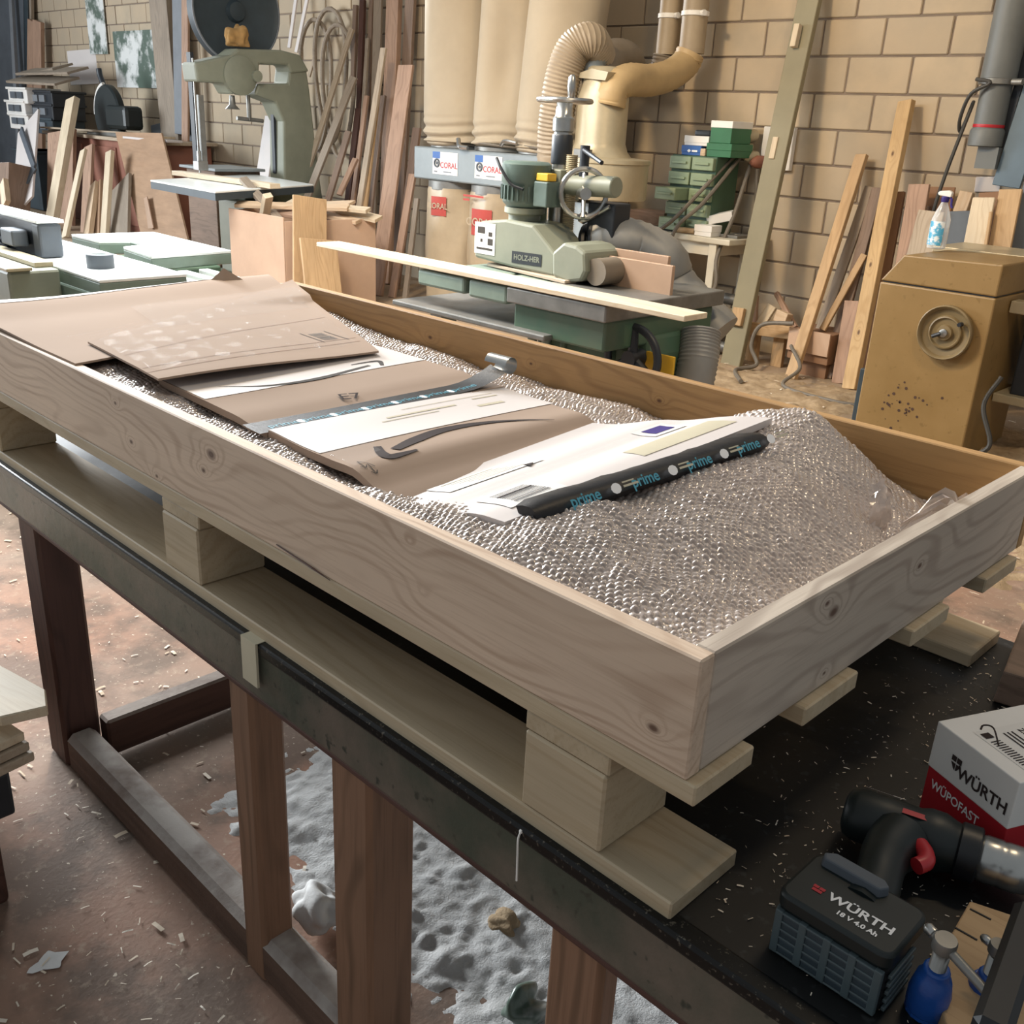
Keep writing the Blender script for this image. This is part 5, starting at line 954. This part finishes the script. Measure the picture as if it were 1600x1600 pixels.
# ================================================================ carton of offcuts
cb = thing('offcut_carton', 'large open brown carton full of wood offcuts beside the bandsaw', 'carton', (-7.07, 4.72, 0))
xa, xb, ya, yb, zz = -7.47, -6.68, 4.29, 5.17, .74
obj('front_panel', MB().box(xa, xb, ya, ya+.012, 0, zz+.01), 'card_box', cb, bevel=.003); obj('side_panel', MB().box(xb-.012, xb, ya+.013, yb, 0, zz-.02), 'card_box', cb, bevel=.003)
obj('back_panel', MB().box(xa, xb-.013, yb-.012, yb, 0, zz), 'card_box', cb); obj('far_panel', MB().box(xa, xa+.012, ya+.013, yb-.013, 0, zz), 'card_box', cb)
obj('carton_fill', MB().box(xa+.014, xb-.014, ya+.014, yb-.014, .02, .62), 'card_dark', cb)
for k, (a, b, w, t, m, lab) in enumerate([((-7.45, 4.35, .78), (-6.75, 4.95, .80), .10, .03, 'pine', 'bright long offcut lying across the carton of offcuts'), ((-7.3, 4.75, .80), (-6.62, 5.05, .79), .09, .03, 'pine_pale', 'topmost pale offcut at the back of the carton of offcuts'),
    ((-7.2, 4.45, .70), (-7.05, 4.40, .88), .07, .05, 'pine_pale', 'pale stub sticking up at the front of the carton of offcuts'), ((-7.66, 4.55, .96), (-7.05, 4.50, .68), .07, .035, 'board_grey', 'grey slanting stick at the left of the carton of offcuts'),
    ((-6.95, 5.0, .77), (-6.60, 5.14, .72), .12, .03, 'pine_pale', 'pale offcut hanging over the right rim of the carton'), ((-7.4, 4.6, .72), (-6.8, 4.6, .74), .12, .03, 'pine_red', 'reddish offcut low in the middle of the carton'),
    ((-7.1, 4.85, .74), (-6.66, 4.98, .70), .08, .03, 'pine', 'short offcut near the front right rim of the carton'), ((-7.44, 4.9, .76), (-6.9, 5.1, .82), .11, .025, 'pine', 'wide offcut at the rear left of the carton of offcuts')]):
    o = plank('offcut', a, b, w, t, m, None, (.1, -.2, 1)); tag(o, lab, 'offcut', 'offcuts in the carton')
lean('tall warm tan board leaning on the side of the carton of offcuts', (-6.630,4.502,0.899), (-6.520,4.404,0.189), .30, .02, 'pine_gold', 'offcut_board', (1, 0, .1))
lean('short tan board with square top in front of the taller board at the carton', (-6.520,4.493,0.599), (-6.380,4.442,0.158), .33, .02, 'pine_gold', 'offcut_board', (1, 0, .15))

# ================================================================ bandsaw
bw = thing('bandsaw', 'grey-green cast bandsaw with a dark upper wheel and pale table', 'machine', (-8.9, 5.6, 0))
X0 = -8.9
def yz(px): return px
def slab(name, poly, xa, xb, mat, bevel=.015, parent=bw, seg=2): return obj(name, MB().prism([(p[1], p[2]) for p in poly], lambda a, b: (xa, a, b), lambda a, b: (xb, a, b)), mat, parent, bevel=bevel, seg=seg)
slab('arm', [(-8.800,4.800,1.860), (-8.800,5.160,1.949), (-8.800,5.242,2.008), (-8.800,5.704,2.033), (-8.800,5.917,2.005), (-8.800,6.014,1.866), (-8.800,5.802,1.835), (-8.800,5.769,1.905), (-8.800,5.463,1.895), (-8.800,5.450,1.774), (-8.800,5.308,1.656), (-8.800,5.152,1.615), (-8.800,5.093,1.709), (-8.800,4.813,1.704)], -9.05, -8.8, 'grey_green', .02)
slab('column', [(-8.800,5.447,1.724), (-8.800,5.777,1.743), (-8.800,5.805,1.897), (-8.800,5.987,1.932), (-8.800,6.024,1.706), (-8.800,6.088,1.118), (-8.800,6.140,0.750), (0, 6.3, 0), (0, 5.75, 0), (-8.800,5.692,0.754), (-8.800,5.712,1.404), (-8.800,5.627,1.572), (-8.800,5.408,1.628)], -9.08, -8.82, 'grey_green', .02)
obj('boss', MB().lathe([(.17, 0), (.17, .05), (.12, .07)], (-8.830,5.246,1.783), (1, 0, 0), 24).lathe([(.05, 0), (.05, .10)], (-8.830,5.394,1.787), (1, 0, 0), 16), 'grey_green', bw, sm=True)
wcn = Vector((-9.150,5.430,2.342)); obj('upper_wheel', MB().lathe([(.44, -.05), (.46, -.04), (.46, .05), (.44, .055), (.40, .03), (.10, .02), (.08, .06), (.03, .07)], wcn, (1, 0, 0), 48), 'teal_dark', bw, sm=True)
obj('wheel_rim', MB().torus(wcn+Vector((.05, 0, 0)), (1, 0, 0), .452, .010, 48, 6), 'slate_pale', bw, sm=True)
obj('blade_guard', MB().box(-9.0, -8.93, (-8.900,4.832,1.904)[1], (-8.900,4.864,1.906)[1], 1.0, 1.95), 'black_paint', bw).location.z += 0
obj('blade', MB().box(-8.905, -8.895, 4.83, 4.845, .90, 1.9), 'steel', bw)
obj('guide_post', MB().box(-8.99, -8.95, 4.90, 4.95, .95, 1.6), 'steel_dull', bw)
obj('blade_guide', MB().box(-8.95, -8.85, 4.80, 4.90, .95, 1.03).cyl((-8.9, 4.84, 1.03), (-8.9, 4.84, 1.12), .02, seg=10), 'steel', bw, bevel=.004)
obj('dark_guard', MB().box(-9.0, -8.95, (-8.950,5.683,1.340)[1], (-8.950,5.800,1.343)[1], .92, 1.58), 'black_paint', bw)
sc = Vector((-8.900,5.213,1.551)); obj('hand_screw', MB().lathe([(.07, 0), (.03, .04), (.025, .12)], (-8.9, sc.y, sc.z-.06), seg=14).cyl((-8.9, sc.y+.17, 1.40), (-8.9, sc.y+.17, 1.62), .02, seg=10).cyl((-8.9, sc.y+.04, 1.415), (-8.9, sc.y+.32, 1.40), .018, seg=10), 'steel_dull', bw, sm=True)
tp4 = [(-8.415,4.109,0.900), (-7.216,4.038,0.900), (-7.822,5.356,0.900), (-9.140,5.548,0.900)]
obj('saw_table', MB().rings([[(x, y, z) for x, y, _ in tp4] for z in (.884, .90)]), 'cast_table', bw, bevel=.004)
obj('table_rim', MB().rings([[(x, y, z) for x, y, _ in tp4] for z in (.83, .8835)]), 'teal_dark', bw)
obj('table_stand', MB().box(-8.45, -8.0, 4.75, 5.15, .10, .74).box(-8.3, -8.15, 4.85, 5.0, .74, .83).box(-8.6, -7.85, 4.6, 5.3, 0, .10), 'grey_green', bw, bevel=.02)
obj('table_trunnion', MB().lathe([(.14, -.05), (.14, .05)], (-8.15, 5.2, .76), (1, 0, 0), 20), 'green_cast', bw, sm=True)
o = plank('pine_strip', (-8.915,4.612,0.925), (-7.328,4.645,0.925), .10, .04, 'pine_pale', None, (0, 0, 1)); tag(o, 'white-topped fence strip lying on the bandsaw table', 'strip')
o = rag('cloth_bundle', 'ochre cloth bundle sitting on the bandsaw arm before the dark wheel', (-8.86, Vector((-8.850,5.274,2.149)).y, Vector((-8.850,5.267,2.032)).z), .10, .12, .12, 'rag', 5, 'cloth')
o = obj('side_stand', MB().box(-9.7, -9.0, 5.05, 5.6, .93, .955), 'grey_metal', bevel=.004); tag(o, 'pale shelf plate behind the bandsaw table', 'shelf')
o = obj('side_cabinet', MB().box(-9.65, -9.1, 5.1, 5.6, .0, .925), 'oak_dark', bevel=.006); tag(o, 'brown low cabinet under the pale shelf plate behind the bandsaw', 'cabinet')

# ================================================================ jointer, left
jn = thing('jointer', 'surface planer with two bright cast tables and grey-green body', 'machine', (-4.6, 2.1, 0))
obj('near_table', MB().rings([[(-5.25, 1.66, z), (-3.90, 1.66, z), (-3.90, 2.03, z), (-5.25, 2.03, z)] for z in (.836, .85)]), 'cast_table', jn, bevel=.004)
obj('near_table_rim', MB().box(-5.25, -3.90, 1.66, 2.03, .765, .8355), 'green_box', jn, bevel=.004)
pj = [(-5.356,2.157,0.850), (-4.444,2.143,0.850), (-4.482,2.576,0.850), (-5.326,2.594,0.850)]
obj('far_table', MB().prism([(pj[0][0], pj[0][1]), (-5.05, pj[0][1]+.01), (-5.0, pj[0][1]+.15), (-4.85, pj[0][1]+.15), (-4.80, pj[0][1]+.02), (pj[1][0], pj[1][1]), (pj[2][0], pj[2][1]), (pj[3][0], pj[3][1])], lambda a, b: (a, b, .785), lambda a, b: (a, b, .8355)), 'green_box', jn, bevel=.004)
obj('far_table_top', MB().prism([(pj[0][0], pj[0][1]), (-5.05, pj[0][1]+.01), (-5.0, pj[0][1]+.15), (-4.85, pj[0][1]+.15), (-4.80, pj[0][1]+.02), (pj[1][0], pj[1][1]), (pj[2][0], pj[2][1]), (pj[3][0], pj[3][1])], lambda a, b: (a, b, .836), lambda a, b: (a, b, .85)), 'cast_table', jn, bevel=.003)
obj('near_table_edge', MB().box(-5.24, -3.893, 1.653, 2.02, .70, .79), 'green_box', jn, bevel=.01)
obj('body', MB().box(-5.1, -4.15, 1.72, 2.5, .12, .70), 'green_cast', jn, bevel=.02); obj('plinth', MB().box(-5.2, -4.1, 1.66, 2.55, 0, .12), 'green_cast', jn, bevel=.01)
obj('table_bracket', MB().box(-5.0, -4.45, 2.2, 2.5, .70, .785), 'green_deep', jn, bevel=.01)
for k in range(3): obj('guide_rail', MB().box(-4.8+.02*k, -3.55, 2.16+.11*k, 2.21+.11*k, .735, .775), 'cast_table', jn, bevel=.004)
obj('fence', MB().box(-6.9, -4.56, 1.70, 1.76, .8515, .998), 'black_paint', jn, bevel=.004); obj('fence_cap', MB().box(-6.9, -4.53, 1.68, 1.80, .999, 1.014), 'cast_table', jn, bevel=.004)
obj('fence_end', MB().box(-4.62, -4.54, 1.69, 1.79, .8515, .995), 'slate', jn, bevel=.01)
obj('side_case', MB().box(-4.85, -4.24, 1.44, 1.645, .50, .85), 'grey_green', jn, bevel=.012); obj('case_lid', MB().box(-4.87, -4.22, 1.43, 1.53, .851, .866), 'cream_metal', jn, bevel=.004)
obj('case_strip', MB().box(-4.87, -4.30, 1.57, 1.645, .851, .872), 'cream_metal', jn, bevel=.003)
obj('switch_case', MB().box(-4.80, -4.66, 1.62, 1.69, .89, .96), 'slate', jn, bevel=.008)
obj('fence_clamp', MB().tube(smooth([(-5.2, 1.66, .95), (-5.1, 1.61, .98), (-5.02, 1.61, .92), (-5.1, 1.66, .88)], 6), .025, 10).cyl((-5.8, 1.64, .90), (-5.1, 1.64, .90), .03, seg=14).cyl((-5.8, 1.64, .96), (-5.2, 1.64, .96), .026, seg=14), 'steel', jn, sm=True)
obj('motor_block', MB().box(-5.2, -4.92, 1.52, 1.695, .78, .90).cyl((-4.93, 1.62, .83), (-4.87, 1.62, .83), .06, seg=16), 'black_paint', jn, sm=True, bevel=.01)
obj('dark_case', MB().box(-5.7, -4.9, 1.30, 1.60, .35, .74), 'teal_dark', jn, bevel=.01)
tr = thing('tape_roll', 'dark tape roll standing flat on the bright jointer table', 'tape roll', (-4.005,1.796,0.850)); b = Vector((-4.20, 1.80, .8505)); tr.location = b
obj('tape_ring', MB().rings([[b+Vector((r_*math.cos(a), r_*math.sin(a), z)) for a in [k/32*6.2832 for k in range(32)]] for r_, z in ((.040, 0), (.055, 0), (.055, .055), (.040, .055))], cap=False, closed=True), 'slate', tr, sm=True); obj('paper_core', MB().rings([[b+Vector((r_*math.cos(a), r_*math.sin(a), z)) for a in [k/32*6.2832 for k in range(32)]] for r_, z in ((.034, 0), (.0398, 0), (.0398, .056), (.034, .056))], cap=False, closed=True), 'core', tr, sm=True)
o = rag('work_glove', 'dark oily bundle of cloth beside the jointer body', (-3.95, 1.52, .60), .10, .07, .06, 'black_paint', 14, 'cloth')
o = obj('machine_shelf', MB().box(-4.2, -3.7, 1.35, 1.62, .57, .60).box(-4.15, -4.1, 1.4, 1.45, 0, .57).box(-3.8, -3.75, 1.4, 1.45, 0, .57), 'green_cast', bevel=.004); tag(o, 'small green shelf standing at the jointer front', 'shelf')
o = obj('round_stool', MB().lathe([(.15, 0), (.16, .02), (.16, .50), (.14, .62), (.06, .66)], (-4.75, 1.16, 0), seg=20), 'mdf', sm=True); tag(o, 'rounded tan drum standing in front of the jointer, at the left frame edge', 'drum')

# ================================================================ far left corner
rc = thing('wooden_chest', 'red-brown chest of drawers against the far wall, covered with boards', 'chest', (-12.7, 6.1, 0))
obj('chest_body', MB().box(-14.6, -11.55, 5.75, 6.45, 0, 1.06), 'red_chest', rc, bevel=.01); obj('chest_top', MB().box(-14.7, -11.45, 5.68, 6.48, 1.06, 1.10), 'pine_grey', rc, bevel=.006)
for k in range(3): obj('chest_door', MB().box(-14.5+1.0*k, -13.6+1.0*k, 5.73, 5.752, .08, .98), 'red_chest', rc, bevel=.006)
for lab, a, b, w, t, m in (('longest pale board lying on the chest top, fanned at the left', (-14.6, 5.8, 1.115), (-11.9, 6.1, 1.13), .16, .025, 'pine_pale'), ('second pale board under the longest on the chest top', (-14.5, 5.65, 1.14), (-12.2, 6.0, 1.155), .14, .022, 'pine_grey'), ('bright white board at the right of the chest top', (-12.2, 5.75, 1.115), (-11.2, 5.8, 1.115), .2, .025, 'card_white')):
    o = plank('stacked_board', a, b, w, t, m, None, (0, 0, 1)); tag(o, lab, 'board')
mp = thing('plywood_sheet', 'large brown plywood panel with faint lines leaning on the chest', 'panel', (-11.9, 5.3, 0))
pc = [(-12.490,5.700,1.165), (-11.312,5.700,1.198), (-10.016,5.250,0.185), (-11.074,5.250,0.069)]
obj('panel_sheet', MB().rings([[(x, y+d, z) for x, y, z in pc] for d in (0, .02)]), 'ply', mp)
pc = [(-11.216,5.390,0.500), (-11.113,5.380,0.529), (-10.775,5.260,0.226), (-10.899,5.260,0.206)]
obj('panel_batten', MB().rings([[(x, y+d, z) for x, y, z in pc] for d in (-.012, .0)]), 'mdf', mp)
o = obj('picture_sheet', MB().box(-14.05, -12.35, 6.50, 6.512, 1.69, 2.37), 'picture', bevel=.002); tag(o, 'wide grey-white sheet with dark pattern hung on the block wall', 'picture')
o = obj('picture_sheet', MB().box(-14.8, -14.25, 6.50, 6.512, 2.10, 3.0), 'picture', bevel=.002); tag(o, 'tall narrow patterned sheet on the wall near the frame top', 'picture')
o = obj('picture_strip', MB().box(-12.85, -12.3, 6.47, 6.499, 1.655, 1.685), 'white', bevel=.002); tag(o, 'thin white ledge under the wide patterned sheet', 'ledge')
for row in (
    ('white square panel on the wall left of the wide patterned sheet', (-15.039,6.485,2.158), (-15.017,6.480,1.713), .70, .02, 'card_white'),
    ('wooden post standing tall right of the wide patterned sheet', (-12.492,6.420,2.778), (-12.310,6.350,1.310), .34, .10, 'board_grey'),
    ('pale edged plank just left of the standing wall post', (-12.615,6.400,2.782), (-12.456,6.330,1.489), .10, .05, 'pine_pale'),
    ('second grey post between the wall post and the bandsaw', (-12.007,6.420,2.757), (-12.056,6.350,1.171), .20, .08, 'slate_pale'),
    ('pale board leaning between the posts, left of the bandsaw blade', (-11.760,6.360,2.739), (-11.795,6.300,1.750), .12, .03, 'pine_red'),
    ('blue strip standing low beside the grey post', (-11.832,6.300,1.503), (-11.849,6.280,1.141), .10, .02, 'blue_carton'),
    ('grey-blue panel standing low on the chest behind the plywood panel', (-12.371,6.400,1.324), (-12.332,6.380,1.123), .90, .02, 'slate_pale'),
    ('tall brown stud standing on the far shelf, left one', (-16.436,6.400,2.558), (-16.632,6.380,1.885), .17, .05, 'pine_red'),
    ('tall brown stud standing on the far shelf, right one', (-16.153,6.380,2.540), (-16.295,6.360,1.867), .22, .06, 'pine_red'),
    ('round white pole leaning in front of the chest', (-13.380,5.600,1.510), (-12.894,5.000,0.179), .20, .08, 'pine_pale'),
    ('wide pinkish board standing left of the chest, behind the white pole', (-13.701,5.550,1.121), (-13.490,5.300,-0.124), .60, .05, 'pine_red'),
    ('thin lath leaning in front of the chest, slanting left', (-12.508,5.300,0.946), (-12.067,4.800,0.045), .11, .04, 'pine_pale'),
    ('pink board leaning in front of the chest next to the lath', (-12.798,5.500,0.986), (-12.460,5.200,0.026), .18, .04, 'pine_red'),
    ('short round stake in front of the chest, left of three', (-12.300,5.300,0.574), (-11.918,5.000,0.053), .15, .06, 'pine'),
    ('short square stake in front of the chest, right of three', (-12.017,5.400,0.958), (-11.685,5.100,0.110), .12, .05, 'pine_pale'),
    ('brown stake in front of the chest, middle of three', (-12.266,5.350,0.598), (-11.860,5.100,0.092), .13, .05, 'ply'),
    ('grey wide board leaning on the chest beside the plywood panel', (-11.898,5.450,0.624), (-11.501,5.200,0.125), .42, .04, 'board_grey'),
    ('white shaped board with a diagonal brace, far left', (-14.635,5.500,1.203), (-13.876,5.000,0.168), .62, .03, 'card_white'),
    ('grey diagonal brace lying across the white shaped board', (-14.617,5.380,1.096), (-13.834,5.200,0.667), .10, .03, 'slate'),
    ('second grey brace on the white shaped board, slanting back', (-13.834,5.200,0.667), (-13.959,4.950,0.281), .10, .03, 'slate'),
    ('dark blue-grey slab leaning at the left frame edge, nearest the corner', (-17.074,6.350,3.018), (-17.441,6.200,0.467), .95, .06, 'slate'),
    ('second dark slab leaning behind the far shelf', (-16.766,6.400,3.009), (-17.160,6.300,0.676), .55, .06, 'teal_dark'),
    ('slim pale bar between the two dark slabs', (-16.763,6.280,2.995), (-16.795,6.150,1.154), .08, .05, 'slate_pale'),
    ('grey upright behind the far shelf reaching the frame top', (-16.583,6.440,3.005), (-16.838,6.400,1.797), .30, .05, 'board_grey'),
    ('round brown stump at the far left, beside the white shaped board', (-14.104,5.000,0.680), (-14.049,4.900,0.195), .50, .30, 'oak_dark'),
    ('short pale stub leaning on the brown stump', (-13.260,4.600,0.530), (-12.986,4.500,0.294), .14, .06, 'pine')):
    lab, top, bot, w, t, m = row; lean(lab, top, bot, w, t, m, 'leaning_board', (.15, -1, .1))
cs = [((-15.595,5.900,1.355), 'white crate in the far pile, upper left', 'white'), ((-15.468,5.900,1.526), 'second white crate at the top of the far pile', 'white'), ((-15.534,5.900,1.187), 'lowest white crate in the far pile', 'white'),
      ((-14.951,6.000,1.499), 'upper black crate in the far pile', 'black_paint'), ((-14.978,6.000,1.333), 'second black crate from the top of the far pile', 'black_paint'), ((-15.034,6.000,1.149), 'third black crate in the far pile', 'teal_dark'), ((-15.461,5.900,0.411), 'tall dark crate at the base of the far pile', 'teal_dark')]
for p, lab, m in cs:
    t = thing('plastic_crate', lab, 'crate', p, 'crates in the far pile'); x, y, z = p; w = .34 if m == 'white' else .42; h = .105 if z > .6 else .40
    obj('crate_body', MB().box(x-w, x+w, y-.2, y+.25, z-h, z+h), m, t, bevel=.012)
    obj('crate_rim', MB().box(x-w-.02, x+w+.02, y-.22, y+.27, z+h-.03, z+h), m, t, bevel=.006)
    obj('hand_hole', MB().box(x-.20, x-.02, y-.225, y-.19, z-.04, z+.045).box(x+.04, x+.22, y-.225, y-.19, z-.04, z+.045), 'slate' if m == 'white' else 'slate_pale', t)
for lab, a, b, w in (('warped board on top of the far crate pile, left', (-15.638,5.800,1.742), (-13.977,5.800,1.723), .35), ('grey board resting on the crate pile, under the warped one', (-15.593,5.900,1.839), (-13.843,5.900,1.859), .3), ('thin board topping the far crate pile', (-15.396,6.000,1.846), (-14.552,6.000,1.912), .3)):
    o = plank('stacked_board', a, b, w, .03, 'board_grey', None, (0, -.3, 1)); tag(o, lab, 'board')
ms = thing('mitre_saw', 'dark green mitre saw with raised handle on the chest', 'saw', (-13.3, 6.0, 1.13)); mx = Vector((-13.140,5.950,1.344))
obj('blade_guard', MB().lathe([(.16, -.05), (.34, -.05), (.36, -.03), (.36, .03), (.34, .05), (.16, .05)], mx, (0, 1, .0), 30), 'drill', ms, sm=True)
obj('saw_motor', MB().box(mx.x+.05, mx.x+.62, 5.85, 6.1, mx.z-.16, mx.z+.12), 'drill', ms, bevel=.05); obj('guard_edge', MB().tube([mx+Vector((.37*math.cos(a), -.02, .37*math.sin(a))) for a in [math.radians(100+8*k) for k in range(11)]], .022, 8), 'white', ms, sm=True)
obj('saw_handle', MB().tube(smooth([mx+Vector((-.10, 0, .30)), mx+Vector((-.13, 0, .38)), mx+Vector((-.18, 0, .46)), mx+Vector((-.20, 0, .54))], 5), .035, 10), 'black_paint', ms, sm=True)
obj('saw_base', MB().box(mx.x-.4, mx.x+.6, 5.8, 6.3, 1.10, mx.z-.20), 'steel_dull', ms, bevel=.01)
